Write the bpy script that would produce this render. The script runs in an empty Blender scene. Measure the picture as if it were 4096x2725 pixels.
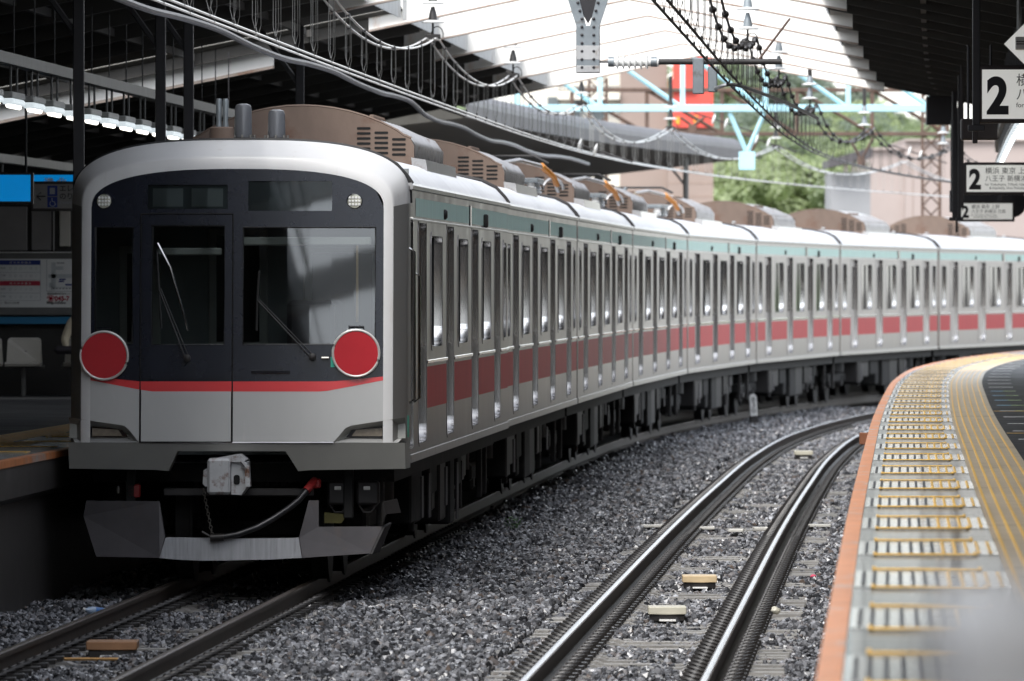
import bpy, bmesh, math, random
import numpy as np
from mathutils import Vector, Matrix

random.seed(7)
rng = np.random.default_rng(7)
sc = bpy.context.scene
R = math.radians

# ------------------------------------------------------------------ camera
CAM_Z = 2.48
cam_d = bpy.data.cameras.new('camera')
cam = bpy.data.objects.new('camera', cam_d)
sc.collection.objects.link(cam)
sc.camera = cam
cam_d.sensor_width = 36.0
cam_d.lens = 36.0 * 38000 / 4096
cam_d.clip_start = 0.5
cam_d.clip_end = 4000
cam.location = (0, 0, CAM_Z)
cam.rotation_euler = (R(90) - math.atan(224.5 / 38000), 0, 0)
cam_d.dof.use_dof = True
cam_d.dof.focus_distance = 82.0
cam_d.dof.aperture_fstop = 7.4

# ------------------------------------------------------------------ sky, sun, exposure
SUN_EL, SUN_AZ = R(52), R(206)
w = bpy.data.worlds.new('World'); sc.world = w
w.use_nodes = True
nt = w.node_tree
for n in list(nt.nodes): nt.nodes.remove(n)
wo = nt.nodes.new('ShaderNodeOutputWorld'); wb = nt.nodes.new('ShaderNodeBackground')
sk = nt.nodes.new('ShaderNodeTexSky'); sk.sky_type = 'NISHITA'; sk.sun_disc = False
sk.sun_elevation = SUN_EL; sk.sun_rotation = SUN_AZ
sk.air_density = 1.0; sk.dust_density = 1.2; sk.ozone_density = 1.0
hs = nt.nodes.new('ShaderNodeHueSaturation'); hs.inputs['Saturation'].default_value = 0.30
nt.links.new(sk.outputs[0], hs.inputs['Color']); nt.links.new(hs.outputs[0], wb.inputs[0])
wb.inputs[1].default_value = 0.15
nt.links.new(wb.outputs[0], wo.inputs[0])
sun_d = bpy.data.lights.new('sun', 'SUN'); sun_d.energy = 1.5; sun_d.angle = R(30); sun_d.color = (1.0, 0.97, 0.93)
sun = bpy.data.objects.new('sun', sun_d); sc.collection.objects.link(sun)
# sun_rotation is clockwise from +Y seen from above
sdir = Vector((math.sin(SUN_AZ) * math.cos(SUN_EL), math.cos(SUN_AZ) * math.cos(SUN_EL), math.sin(SUN_EL)))
sun.rotation_euler = sdir.to_track_quat('Z', 'Y').to_euler()
vs = sc.view_settings
vs.view_transform = 'Standard'; vs.look = 'None'; vs.gamma = 1.0; vs.use_curve_mapping = False
vs.exposure = 1.5
sc.cycles.use_denoising = True
sc.cycles.max_bounces = 8
sc.cycles.diffuse_bounces = 4
sc.cycles.glossy_bounces = 4
sc.cycles.sample_clamp_indirect = 6.0

# ------------------------------------------------------------------ helpers
def link(o, parent=None):
    sc.collection.objects.link(o)
    if parent is not None: o.parent = parent
    return o

def tag(o, label=None, cat=None, group=None, kind=None):
    if label: o['label'] = label
    if cat: o['category'] = cat
    if group: o['group'] = group
    if kind: o['kind'] = kind
    return o

def empty(name, loc=(0, 0, 0), rz=0.0, **k):
    o = bpy.data.objects.new(name, None); link(o)
    o.location = loc; o.rotation_euler = (0, 0, rz); o.empty_display_size = 0.1
    return tag(o, **k)

class MB:
    def __init__(s): s.v = []; s.f = []; s.smooth = []
    def add(s, vs_, fs, smooth=False):
        b = len(s.v); s.v += [tuple(p) for p in vs_]
        for f in fs: s.f.append(tuple(i + b for i in f)); s.smooth.append(smooth)
        return s
    def box(s, x0, x1, y0, y1, z0, z1):
        return s.add([(x0,y0,z0),(x1,y0,z0),(x1,y1,z0),(x0,y1,z0),(x0,y0,z1),(x1,y0,z1),(x1,y1,z1),(x0,y1,z1)],
              [(0,3,2,1),(4,5,6,7),(0,1,5,4),(1,2,6,5),(2,3,7,6),(3,0,4,7)])
    def bbox(s, x0, x1, y0, y1, z0, z1, b=0.01):
        """box with chamfered edges along every side"""
        xs = (x0, x1); ys = (y0, y1); zs = (z0, z1); v = []; idx = {}
        for ix in (0,1):
            for iy in (0,1):
                for iz in (0,1):
                    sx = b if ix == 0 else -b; sy = b if iy == 0 else -b; sz = b if iz == 0 else -b
                    for a in range(3):
                        p = [xs[ix] + sx, ys[iy] + sy, zs[iz] + sz]
                        p[a] = (xs[ix], ys[iy], zs[iz])[a]
                        idx[(ix, iy, iz, a)] = len(v); v.append(tuple(p))
        I = lambda ix, iy, iz, a: idx[(ix, iy, iz, a)]
        f = []
        for k in (0, 1):
            f.append([I(k,0,0,0), I(k,1,0,0), I(k,1,1,0), I(k,0,1,0)])
            f.append([I(0,k,0,1), I(1,k,0,1), I(1,k,1,1), I(0,k,1,1)])
            f.append([I(0,0,k,2), I(1,0,k,2), I(1,1,k,2), I(0,1,k,2)])
        for i in (0, 1):
            for j in (0, 1):
                f.append([I(i,j,0,0), I(i,j,1,0), I(i,j,1,1), I(i,j,0,1)])
                f.append([I(i,0,j,0), I(i,1,j,0), I(i,1,j,2), I(i,0,j,2)])
                f.append([I(0,i,j,1), I(1,i,j,1), I(1,i,j,2), I(0,i,j,2)])
        for ix in (0,1):
            for iy in (0,1):
                for iz in (0,1): f.append([I(ix,iy,iz,0), I(ix,iy,iz,1), I(ix,iy,iz,2)])
        return s.add(v, f)
    def prism(s, poly, axis, a, b):
        """extrude 2d polygon along axis (0,1,2) from a to b"""
        n = len(poly)
        def mk(p, t):
            q = list(p); q.insert(axis, t); return tuple(q)
        v = [mk(p, a) for p in poly] + [mk(p, b) for p in poly]
        f = [tuple(range(n)), tuple(range(2*n-1, n-1, -1))] + [(i, i+n, (i+1) % n + n, (i+1) % n) for i in range(n)]
        return s.add(v, f)
    def tube(s, pts, r, n=6, closed=False, caps=True):
        pts = [Vector(p) for p in pts]; m = len(pts); b = []
        rr = r if hasattr(r, '__len__') else [r] * m
        up = Vector((0, 0, 1))
        v = []
        for i, p in enumerate(pts):
            if closed: t = pts[(i+1) % m] - pts[i-1]
            else: t = pts[min(i+1, m-1)] - pts[max(i-1, 0)]
            t.normalize()
            u = up if abs(t.z) < 0.95 else Vector((1, 0, 0))
            a = t.cross(u).normalized(); c = a.cross(t).normalized()
            for k in range(n):
                an = 2 * math.pi * k / n
                v.append(p + a * (rr[i] * math.cos(an)) + c * (rr[i] * math.sin(an)))
        f = []
        for i in range(m if closed else m - 1):
            j = (i + 1) % m
            for k in range(n):
                k2 = (k + 1) % n
                f.append((i*n+k, i*n+k2, j*n+k2, j*n+k))
        s.add(v, f, True)
        if caps and not closed:
            b0 = len(s.v) - len(v)
            s.f.append(tuple(b0 + k for k in range(n-1, -1, -1))); s.smooth.append(False)
            s.f.append(tuple(b0 + (m-1)*n + k for k in range(n))); s.smooth.append(False)
        return s
    def lathe(s, prof, c=(0,0,0), axis=2, n=20):
        """prof: list of (r, h)"""
        v = []
        for r, h in prof:
            for k in range(n):
                a = 2*math.pi*k/n; q = [r*math.cos(a), r*math.sin(a)]; q.insert(axis, h)
                v.append((q[0]+c[0], q[1]+c[1], q[2]+c[2]))
        f = []
        for i in range(len(prof)-1):
            for k in range(n):
                k2 = (k+1) % n; f.append((i*n+k, i*n+k2, (i+1)*n+k2, (i+1)*n+k))
        s.add(v, f, True)
        b0 = len(s.v) - len(v)
        s.f.append(tuple(b0+k for k in range(n-1,-1,-1))); s.smooth.append(False)
        s.f.append(tuple(b0+(len(prof)-1)*n+k for k in range(n))); s.smooth.append(False)
        return s
    def mesh(s, name, mat):
        me = bpy.data.meshes.new(name)
        me.from_pydata(s.v, [], s.f)
        me.polygons.foreach_set('use_smooth', s.smooth)
        if mat: me.materials.append(mat)
        me.update()
        bm = bmesh.new(); bm.from_mesh(me); bmesh.ops.delete(bm, geom=[x for x in bm.verts if not x.link_faces], context='VERTS'); bmesh.ops.recalc_face_normals(bm, faces=bm.faces); bm.to_mesh(me); bm.free()
        if any(s.smooth):
            try: me.set_sharp_from_angle(angle=R(40))
            except Exception: pass
        return me
    def build(s, name, mat, parent=None, **k):
        o = bpy.data.objects.new(name, s.mesh(name, mat)); link(o, parent)
        return tag(o, **k)

def copy_tree(o, parent=None):
    c = o.copy(); sc.collection.objects.link(c); c.parent = parent
    for ch in list(o.children): copy_tree(ch, c)
    return c

# ------------------------------------------------------------------ track alignment (rail head at z = 0)
_TN = [(-200,-13.2),(-60,-7.76),(20,-4.65),(40,-3.86),(59.4,-3.08),(78,-2.31),(98,-1.47),(118,-.58),(137.9,.36),(157.8,1.52),
       (177.7,3.18),(197.5,5.43),(217.2,8.36),(237,12.0),(257,16.4),(277,21.5),(300,28.2)]
_ty = np.array([a for a, b in _TN], float); _tx = np.array([b for a, b in _TN], float)
_tm = np.gradient(_tx, _ty)
def T(Y):
    i = int(np.clip(np.searchsorted(_ty, Y) - 1, 0, len(_ty) - 2))
    h = _ty[i+1] - _ty[i]; t = (Y - _ty[i]) / h
    return float((2*t**3-3*t**2+1)*_tx[i] + (t**3-2*t**2+t)*h*_tm[i] + (-2*t**3+3*t**2)*_tx[i+1] + (t**3-t**2)*h*_tm[i+1])
def head(Y): return math.atan((T(Y + .5) - T(Y - .5)))
def fr(Y, d, z=0.0):
    """point at lateral offset d (right +) from the train track centre, at chainage Y"""
    a = head(Y)
    return (T(Y) + d * math.cos(a), Y - d * math.sin(a), z)
D2 = 3.71            # second track centre
MID = 1.855          # middle between tracks
PE_R = D2 + 1.49     # right platform edge
PE_L = -1.47         # left platform edge
PZ = 1.10            # platform height
def strip(mb, d0, d1, z0, z1, ys, smooth=False):
    """a sheet between two offsets along the alignment"""
    v = []; f = []
    for y in ys: v.append(fr(y, d0, z0)); v.append(fr(y, d1, z1))
    for i in range(len(ys)-1): f.append((2*i, 2*i+1, 2*i+3, 2*i+2))
    return mb.add(v, f, smooth)
def sweep(mb, prof, ys, smooth=False, caps=True):
    """closed profile of (d, z) swept along alignment"""
    n = len(prof); v = []; f = []
    for y in ys:
        for d, z in prof: v.append(fr(y, d, z))
    for i in range(len(ys)-1):
        for k in range(n):
            k2 = (k+1) % n; f.append((i*n+k, i*n+k2, (i+1)*n+k2, (i+1)*n+k))
    if caps: f.append(tuple(range(n))); f.append(tuple((len(ys)-1)*n+k for k in range(n-1,-1,-1)))
    return mb.add(v, f, smooth)
def rng_y(a, b, st):
    n = max(1, int(round((b - a) / st))); return [a + (b - a) * i / n for i in range(n + 1)]

# ------------------------------------------------------------------ materials
def mat(name, col, rough=.5, metal=0., var=.15, scale=6., stretch=(1,1,1), bump=0., bscale=40., spec=.5, stain=None, stain_amt=.5, stain_scale=3.,
        stain_stretch=(1,1,1), rvar=0., emit=None, estr=0., coat=0., rand=0.):
    m = bpy.data.materials.new(name); m.use_nodes = True
    t = m.node_tree; p = t.nodes['Principled BSDF']; L = t.links.new
    p.inputs['Roughness'].default_value = rough; p.inputs['Metallic'].default_value = metal
    p.inputs['Specular IOR Level'].default_value = spec
    if coat: p.inputs['Coat Weight'].default_value = coat; p.inputs['Coat Roughness'].default_value = .08
    tc = t.nodes.new('ShaderNodeTexCoord'); mp = t.nodes.new('ShaderNodeMapping'); mp.inputs['Scale'].default_value = stretch
    L(tc.outputs['Object'], mp.inputs['Vector'])
    nz = t.nodes.new('ShaderNodeTexNoise'); nz.inputs['Scale'].default_value = scale; nz.inputs['Detail'].default_value = 5; nz.inputs['Roughness'].default_value = .6
    L(mp.outputs[0], nz.inputs['Vector'])
    mr = t.nodes.new('ShaderNodeMapRange'); mr.inputs['From Min'].default_value = .25; mr.inputs['From Max'].default_value = .75
    mr.inputs['To Min'].default_value = 1 - var; mr.inputs['To Max'].default_value = 1 + var
    L(nz.outputs['Fac'], mr.inputs['Value'])
    mul = t.nodes.new('ShaderNodeVectorMath'); mul.operation = 'SCALE'; mul.inputs[0].default_value = col[:3]
    L(mr.outputs[0], mul.inputs['Scale'])
    out = mul.outputs[0]
    if rand:
        oi = t.nodes.new('ShaderNodeObjectInfo'); m2 = t.nodes.new('ShaderNodeMapRange')
        m2.inputs['To Min'].default_value = 1 - rand; m2.inputs['To Max'].default_value = 1 + rand
        L(oi.outputs['Random'], m2.inputs['Value']); s2 = t.nodes.new('ShaderNodeVectorMath'); s2.operation = 'SCALE'
        L(out, s2.inputs[0]); L(m2.outputs[0], s2.inputs['Scale']); out = s2.outputs[0]
    if stain:
        mp2 = t.nodes.new('ShaderNodeMapping'); mp2.inputs['Scale'].default_value = stain_stretch; L(tc.outputs['Object'], mp2.inputs['Vector'])
        n2 = t.nodes.new('ShaderNodeTexNoise'); n2.inputs['Scale'].default_value = stain_scale; n2.inputs['Detail'].default_value = 6; n2.inputs['Roughness'].default_value = .65
        L(mp2.outputs[0], n2.inputs['Vector'])
        r2 = t.nodes.new('ShaderNodeMapRange'); r2.inputs['From Min'].default_value = .66 - .2*stain_amt; r2.inputs['From Max'].default_value = .80 - .2*stain_amt
        L(n2.outputs['Fac'], r2.inputs['Value'])
        mx = t.nodes.new('ShaderNodeMix'); mx.data_type = 'RGBA'; mx.inputs['B'].default_value = (*stain, 1)
        L(r2.outputs[0], mx.inputs['Factor']); L(out, mx.inputs['A']); out = mx.outputs['Result']
    L(out, p.inputs['Base Color'])
    if rvar:
        r3 = t.nodes.new('ShaderNodeMapRange'); r3.inputs['From Min'].default_value = .3; r3.inputs['From Max'].default_value = .7
        r3.inputs['To Min'].default_value = max(.02, rough - rvar); r3.inputs['To Max'].default_value = rough + rvar
        L(nz.outputs['Fac'], r3.inputs['Value']); L(r3.outputs[0], p.inputs['Roughness'])
    if bump:
        nb = t.nodes.new('ShaderNodeTexNoise'); nb.inputs['Scale'].default_value = bscale; nb.inputs['Detail'].default_value = 4
        L(mp.outputs[0], nb.inputs['Vector'])
        bp = t.nodes.new('ShaderNodeBump'); bp.inputs['Strength'].default_value = bump; bp.inputs['Distance'].default_value = .02
        L(nb.outputs['Fac'], bp.inputs['Height']); L(bp.outputs[0], p.inputs['Normal'])
    if emit:
        p.inputs['Emission Color'].default_value = (*emit, 1); p.inputs['Emission Strength'].default_value = estr
    return m

def glass_mat(name, tint=(.55,.6,.6), rough=.03):
    m = bpy.data.materials.new(name); m.use_nodes = True
    t = m.node_tree; L = t.links.new
    for n in list(t.nodes): t.nodes.remove(n)
    o = t.nodes.new('ShaderNodeOutputMaterial'); mx = t.nodes.new('ShaderNodeMixShader'); fr_ = t.nodes.new('ShaderNodeFresnel'); fr_.inputs['IOR'].default_value = 1.75
    tr = t.nodes.new('ShaderNodeBsdfTransparent'); tr.inputs[0].default_value = (*tint, 1)
    gl = t.nodes.new('ShaderNodeBsdfGlossy'); gl.inputs['Roughness'].default_value = rough; gl.inputs[0].default_value = (.95,.97,1,1)
    L(fr_.outputs[0], mx.inputs[0]); L(tr.outputs[0], mx.inputs[1]); L(gl.outputs[0], mx.inputs[2]); L(mx.outputs[0], o.inputs[0])
    return m

m_steel = mat('brushed_stainless', (.315,.30,.305), .34, 1., .10, 3., (1,.6,.15), .02, 90, stain=(.22,.20,.20), stain_amt=.35, stain_scale=2., stain_stretch=(1,3,.35), rvar=.05)
m_polish = mat('polished_stainless', (.52,.51,.50), .15, 1., .08, 4.)
m_sill_glint = mat('sill_glint_steel', (.88,.88,.87), .10, 1., .05, 6.)  # paler steel paints the sky glint along the foot of the recess rims
m_roof = mat('roof_grey', (.50,.51,.535), .42, 0., .10, 1.5, stain=(.36,.35,.34), stain_amt=.25, stain_scale=1.2, stain_stretch=(1,.5,1))
m_silver = mat('silver_paint', (.43,.43,.42), .42, .25, .05, 2., (1,1,.4), coat=.2, stain=(.5,.49,.47), stain_amt=.25, stain_scale=2.5, stain_stretch=(2,2,.3))
m_mask = mat('silver_mask_paint', (.60,.595,.585), .46, .15, .05, 2., coat=.06, stain=(.50,.47,.44), stain_amt=.2, stain_scale=2.5, stain_stretch=(2,2,.4))
m_corner_shade = mat('corner_shade_grey', (.31,.305,.29), .42, .45, .06, 2., (1,1,.3))  # shade on the side-facing chamfers, put into a darker silver
m_skirt = mat('skirt_silver', (.30,.30,.28), .45, .3, .07, 3.)
m_black = mat('black_gloss', (.008,.009,.014), .10, 0., .2, 4., spec=.6, stain=(.02,.022,.03), stain_amt=.3, stain_scale=2, stain_stretch=(3,3,.5), rvar=.04)
m_blackpanel = mat('black_panel', (.008,.010,.018), .2, 0., .2, 4., spec=.45)
m_rubber = mat('black_rubber', (.012,.012,.012), .6, 0., .2, 8.)
m_glass = glass_mat('cab_glass')
m_sideglass = mat('dark_window_glass', (.015,.016,.018), .06, 0., .1, 2., spec=.8)
m_red = mat('red_film', (.50,.035,.045), .5, 0., .10, 3., (1,1,.3), spec=.12, stain=(.40,.03,.04), stain_amt=.3, stain_scale=4, stain_stretch=(1,3,.4))
m_redline = mat('red_front_line', (.62,.03,.035), .3, 0., .05, 3., coat=.3)
m_teal = mat('teal_film', (.53,.74,.68), .6, .0, .10, 3., (1,3,.3), stain=(.50,.58,.55), stain_amt=.5, stain_scale=3, stain_stretch=(1,4,.3), spec=.2)
m_disc = mat('red_disc', (.48,.018,.028), .38, 0., .06, 5., coat=.15)
m_rim = mat('white_rim', (.62,.61,.58), .4, .3, .1, 20.)
m_brown = mat('grimy_brown', (.135,.095,.073), .7, 0., .2, 2.5, (1,1,.5), .05, 60, stain=(.11,.06,.04), stain_amt=.5, stain_scale=2.5)
m_acmetal = mat('louvre_metal', (.52,.51,.50), .35, .9, .12, 6., stain=(.25,.19,.15), stain_amt=.35, stain_scale=5)
m_dark = mat('underframe_dark', (.010,.010,.010), .8, 0., .3, 3., stain=(.035,.03,.026), stain_amt=.5, stain_scale=3)
m_dark2 = mat('underframe_grey', (.020,.018,.018), .6, 0., .3, 3., (1,1,.3), stain=(.010,.009,.008), stain_amt=.5, stain_scale=4)
m_hole = mat('slot_black', (.004,.004,.004), .9, 0., .1, 3.)
m_canister = mat('canister_grey', (.095,.10,.11), .35, 0., .12, 6., coat=.2)
m_plow = mat('plough_grey', (.085,.08,.085), .55, .2, .15, 3., stain=(.10,.085,.08), stain_amt=.45, stain_scale=4)
m_plowbar = mat('plough_bar_worn', (.40,.41,.43), .5, .2, .25, 5., (6,6,.5), stain=(.22,.22,.23), stain_amt=.35, stain_scale=6, stain_stretch=(6,6,.4))
m_coupler = mat('coupler_paint', (.44,.45,.46), .5, .1, .12, 8., stain=(.13,.06,.035), stain_amt=.72, stain_scale=9)
m_hose = mat('rubber_hose', (.012,.012,.014), .35, 0., .2, 8.)
m_redmetal = mat('red_fitting', (.30,.02,.02), .4, 0., .2, 10.)
m_chain = mat('chain_steel', (.25,.24,.22), .4, .8, .2, 20.)
m_lens = mat('headlamp_lens', (.50,.50,.42), .15, .3, .1, 30., spec=.8)
m_lamp_strip = mat('lamp_strip', (.22,.19,.15), .2, 0., .2, 30.)
m_cab = mat('cab_panel', (.16,.17,.17), .5, 0., .1, 3.)
m_cab2 = mat('cab_panel_light', (.34,.33,.30), .5, 0., .1, 3.)
m_display = mat('display_screen', (.04,.045,.05), .25, 0., .1, 4.)
m_green = mat('green_tag', (.03,.36,.25), .5)
m_orange = mat('orange_cable', (.60,.22,.02), .45, 0., .1, 8.)
m_tan = mat('tan_box', (.30,.20,.10), .6, 0., .15, 4.)
m_concrete = mat('sleeper_concrete', (.25,.24,.225), .55, 0., .25, 5., bump=.3, stain=(.11,.09,.075), stain_amt=.5, stain_scale=4, rand=.2)
m_railside = mat('rail_rust', (.055,.042,.034), .5, .3, .25, 6., stain=(.09,.055,.035), stain_amt=.4, stain_scale=8)
m_railtop = mat('rail_polished', (.40,.41,.43), .27, 1., .08, 4., (1,.1,1))
m_railtop2 = mat('rail_wet_brown', (.16,.13,.105), .28, .8, .2, 4., (1,.1,1))
m_clip = mat('clip_iron', (.016,.014,.013), .4, .0, .3, 20.)
m_ballast_bed = mat('ballast_bed', (.028,.027,.028), .8, 0., .6, 22., bump=1., bscale=30, stain=(.09,.09,.095), stain_amt=.5, stain_scale=26)
m_platconc = mat('platform_concrete', (.045,.042,.04), .5, 0., .25, 2., bump=.1, stain=(.08,.075,.07), stain_amt=.5, stain_scale=1.5)
m_asphalt = mat('wet_asphalt', (.028,.029,.031), .6, 0., .25, 1.2, bump=.12, bscale=120, rvar=.1, spec=.25)
m_wetband = mat('wet_platform_paving', (.085,.09,.09), .4, 0., .25, 3., (.3,1.5,1), bump=.03, bscale=20, rvar=.1, spec=.4, coat=.5)
m_paletile = mat('pale_wet_tile', (.34,.35,.345), .30, 0., .12, 4., (.6,1.2,1), bump=.012, bscale=14, stain=(.25,.245,.235), stain_amt=.45, stain_scale=6, rvar=.08, coat=.8)
m_groove = mat('anti_slip_grey', (.07,.075,.08), .6, 0., .2, 12., rand=.2)
m_yellow = mat('yellow_paint', (.80,.50,.12), .4, 0., .12, 10., stain=(.42,.26,.06), stain_amt=.35, stain_scale=9, rand=.08)
m_tact = mat('tactile_base', (.46,.385,.28), .4, 0., .15, 2., (1,1.5,1), bump=.08, bscale=60, stain=(.21,.16,.09), stain_amt=.5, stain_scale=1.5)
m_oredge = mat('orange_edge', (.62,.215,.065), .5, 0., .2, 5., coat=.15, stain=(.40,.35,.32), stain_amt=.62, stain_scale=1.5, stain_stretch=(2.2,.55,1))
m_white = mat('white_beam_paint', (.80,.79,.755), .55, 0., .05, 1.5, stain=(.52,.30,.16), stain_amt=.08, stain_scale=1.6, stain_stretch=(1,1,.5))
m_flange = mat('beam_flange_shade_rust', (.33,.27,.23), .6, 0., .25, 2., stain=(.22,.11,.06), stain_amt=.5, stain_scale=3)  # brown base paints the beam underside in shadow, rust blotches over it
m_sheet = mat('canopy_sheet_dark', (.046,.043,.036), .7, 0., .25, 1., stain=(.03,.026,.02), stain_amt=.5, stain_scale=1.)
m_purlin = mat('canopy_purlin', (.035,.032,.028), .7, 0., .25, 2.)
m_fascia = mat('corrugated_pale', (.52,.53,.53), .5, .2, .15, 2., stain=(.33,.31,.28), stain_amt=.4, stain_scale=2)
m_fasciadk = mat('corrugated_grey', (.135,.135,.145), .5, .1, .15, 1.5, stain=(.09,.09,.1), stain_amt=.4, stain_scale=1.5)
m_post = mat('dark_post', (.022,.021,.024), .5, .2, .2, 4.)
m_postgrey = mat('grey_post', (.12,.12,.115), .5, 0., .2, 4.)
m_wire = mat('copper_wire_bright', (.55,.54,.52), .3, 1., .1, 3.)
m_wiredk = mat('dark_wire', (.035,.032,.032), .5, .3, .1, 3.)
m_feeder = mat('feeder_cable', (.085,.085,.095), .45, 0., .15, 6.)
m_porcelain = mat('porcelain_white', (.72,.72,.70), .15, 0., .06, 10., spec=.7)
m_galv = mat('galvanised', (.22,.245,.26), .45, .5, .15, 6., stain=(.14,.13,.12), stain_amt=.4, stain_scale=6)
m_rust = mat('rusty_steel', (.10,.065,.05), .7, .2, .3, 5., stain=(.17,.09,.05), stain_amt=.5, stain_scale=6)
m_cyan = mat('light_blue_paint', (.36,.60,.67), .5, 0., .08, 2.)
m_lampwhite = mat('lamp_housing', (.45,.45,.43), .5, 0., .1, 10.)
m_tube = mat('lit_tube', (.9,.9,.85), .5, 0., 0., 3., emit=(1.0,.97,.86), estr=1.3)
m_signwhite = mat('sign_white', (.68,.68,.64), .35, 0., .05, 4., emit=(1.,.99,.94), estr=.13)
m_signframe = mat('sign_frame_brown', (.022,.016,.016), .4, 0., .15, 6.)
m_text = mat('sign_black', (.008,.008,.01), .5)
m_blue = mat('blue_sign_lit', (.01,.21,.52), .4, 0., .05, 3., emit=(.0,.22,.60), estr=.22)
m_bluedk = mat('blue_stripe', (.01,.17,.34), .4, 0., .05, 3.)
m_wall = mat('grey_wall', (.22,.21,.205), .7, 0., .2, 1., stain=(.13,.12,.11), stain_amt=.4, stain_scale=1.3)
m_walldk = mat('dark_wall', (.032,.030,.028), .7, 0., .25, 1.)
m_board = mat('notice_board_white', (.70,.71,.70), .3, 0., .04, 3.)
m_navy = mat('navy_print', (.012,.03,.20), .4)
m_crimson = mat('crimson_print', (.42,.012,.04), .4)
m_greyprint = mat('grey_print', (.30,.31,.33), .5)
m_palegrey = mat('pale_grey_print', (.50,.53,.54), .5)
m_seat = mat('seat_shell', (.50,.48,.43), .3, 0., .06, 3., spec=.6)
m_jacket = mat('cream_jacket', (.52,.46,.34), .8, 0., .15, 6.)
m_trouser = mat('dark_trousers', (.02,.017,.022), .8, 0., .2, 6.)
m_skin = mat('skin', (.52,.30,.21), .5, 0., .1, 6.)
m_hair = mat('dark_hair', (.02,.016,.014), .5, 0., .2, 20.)
m_bluepl = mat('bottle_plastic', (.35,.45,.60), .12, 0., .15, 30., spec=.7)
m_foregrey = mat('foreground_grey', (.36,.365,.375), .45, 0., .06, 2.)
m_diff = mat('lamp_diffuser', (.45,.47,.48), .4, 0., .1, 8., emit=(.85,.95,1.0), estr=.25)
# ================================================================== SETTING
g = MB(); g.add([(-2500,-600,-.75),(2500,-600,-.75),(2500,3500,-.75),(-2500,3500,-.75)], [(0,1,2,3)])
g.build('ground', mat('ground_soil', (.11,.10,.085), .9, 0., .3, .2), kind='structure')
YS = rng_y(-130, 300, 2.0)
bed = MB()
sweep(bed, [(PE_L-.4,-.72),(PE_L-.4,-.19),(.95,-.205),(1.25,-.15),(2.5,-.15),(2.8,-.205),(PE_R+.4,-.215),(PE_R+.4,-.72)], YS)
bed.build('ballast_bed', m_ballast_bed, kind='structure')

def rail_mesh(dc, y0, y1, st, top):
    ys = rng_y(y0, y1, st)
    a = MB()
    sweep(a, [(dc-.0635,-.153),(dc+.0635,-.153),(dc+.0635,-.142),(dc+.012,-.122),(dc+.008,-.045),(dc+.031,-.036),(dc+.0325,-.012),(dc+.030,-.004),(dc+.022,-.0006),(dc-.022,-.0006),(dc-.030,-.004),(dc-.0325,-.012),(dc-.031,-.036),(dc-.008,-.045),(dc-.012,-.122),(dc-.0635,-.142)], ys, True)
    b = MB()
    sweep(b, [(dc-.019,-.004),(dc+.019,-.004),(dc+.019,-.0002),(dc+.015,.0006),(dc-.015,.0006),(dc-.019,-.0002)], ys, True)
    return a, b

# sleeper, clip meshes shared
s_ = MB(); s_.prism([(-1.0,-.165),(-.33,-.165),(-.28,-.185),(.28,-.185),(.33,-.165),(1.0,-.165),(1.0,-.34),(-1.0,-.34)], 1, -.12, .12)
sleeper_me = s_.mesh('sleeper', m_concrete)
c_ = MB(); c_.bbox(.02,.16,-.07,.07,-.16,-.125,.006)
c_.tube([(.03,-.05,-.115),(.07,-.055,-.10),(.12,-.04,-.085),(.15,0,-.08),(.12,.04,-.085),(.07,.055,-.10),(.03,.05,-.115)], .013, 5)
c_.bbox(.055,.10,-.02,.02,-.125,-.075,.006)
clip_me = c_.mesh('rail_clip', m_clip)

def track(dc, y0, y1, label, rtop, slp0, slp1):
    t = empty('railway_track', fr(70, dc), kind='structure', label=label)
    inv = Matrix.Translation(Vector(t.location)).inverted()
    for s in (-1, 1):
        a, b = rail_mesh(dc + s*.566, y0, y1, 2.0, rtop)
        o = a.build('rail', m_railside, t); o.matrix_parent_inverse = inv
        h = b.build('rail_head', rtop, o)
        h.matrix_parent_inverse = Matrix.Identity(4)
    n = 0; rest = MB()
    y = slp0
    while y < slp1:
        o = bpy.data.objects.new('sleeper', sleeper_me); link(o, t); o.matrix_parent_inverse = inv
        o.location = fr(y, dc + random.uniform(-.01,.01), random.uniform(-.008,.004)); o.rotation_euler = (0, 0, -head(y) + random.uniform(-.004,.004))
        for s in (-1, 1):
            for side in (-1, 1):
                p = fr(y, dc + s*.566 + side*.045, 0); rz = -head(y) + (math.pi if side < 0 else 0)
                if n < 290:
                    k = bpy.data.objects.new('rail_clip', clip_me); link(k, t); k.matrix_parent_inverse = inv
                    k.location = p; k.rotation_euler = (0, 0, rz); n += 1
                else:
                    mtx = Matrix.Translation(p) @ Matrix.Rotation(rz, 4, 'Z')
                    rest.add([mtx @ v.co for v in clip_me.vertices], [tuple(f.vertices) for f in clip_me.polygons])
        y += .60
    if rest.v:
        o = rest.build('rail_clips_far', m_clip, t, kind='stuff'); o.matrix_parent_inverse = inv
    return t
track(0.0, 30, 290, 'wet brown rails on concrete sleepers under the train', m_railtop2, 54, 102)
track(D2, 30, 290, 'polished empty rails curving right beside the platform', m_railtop, 54.2, 176)

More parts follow.
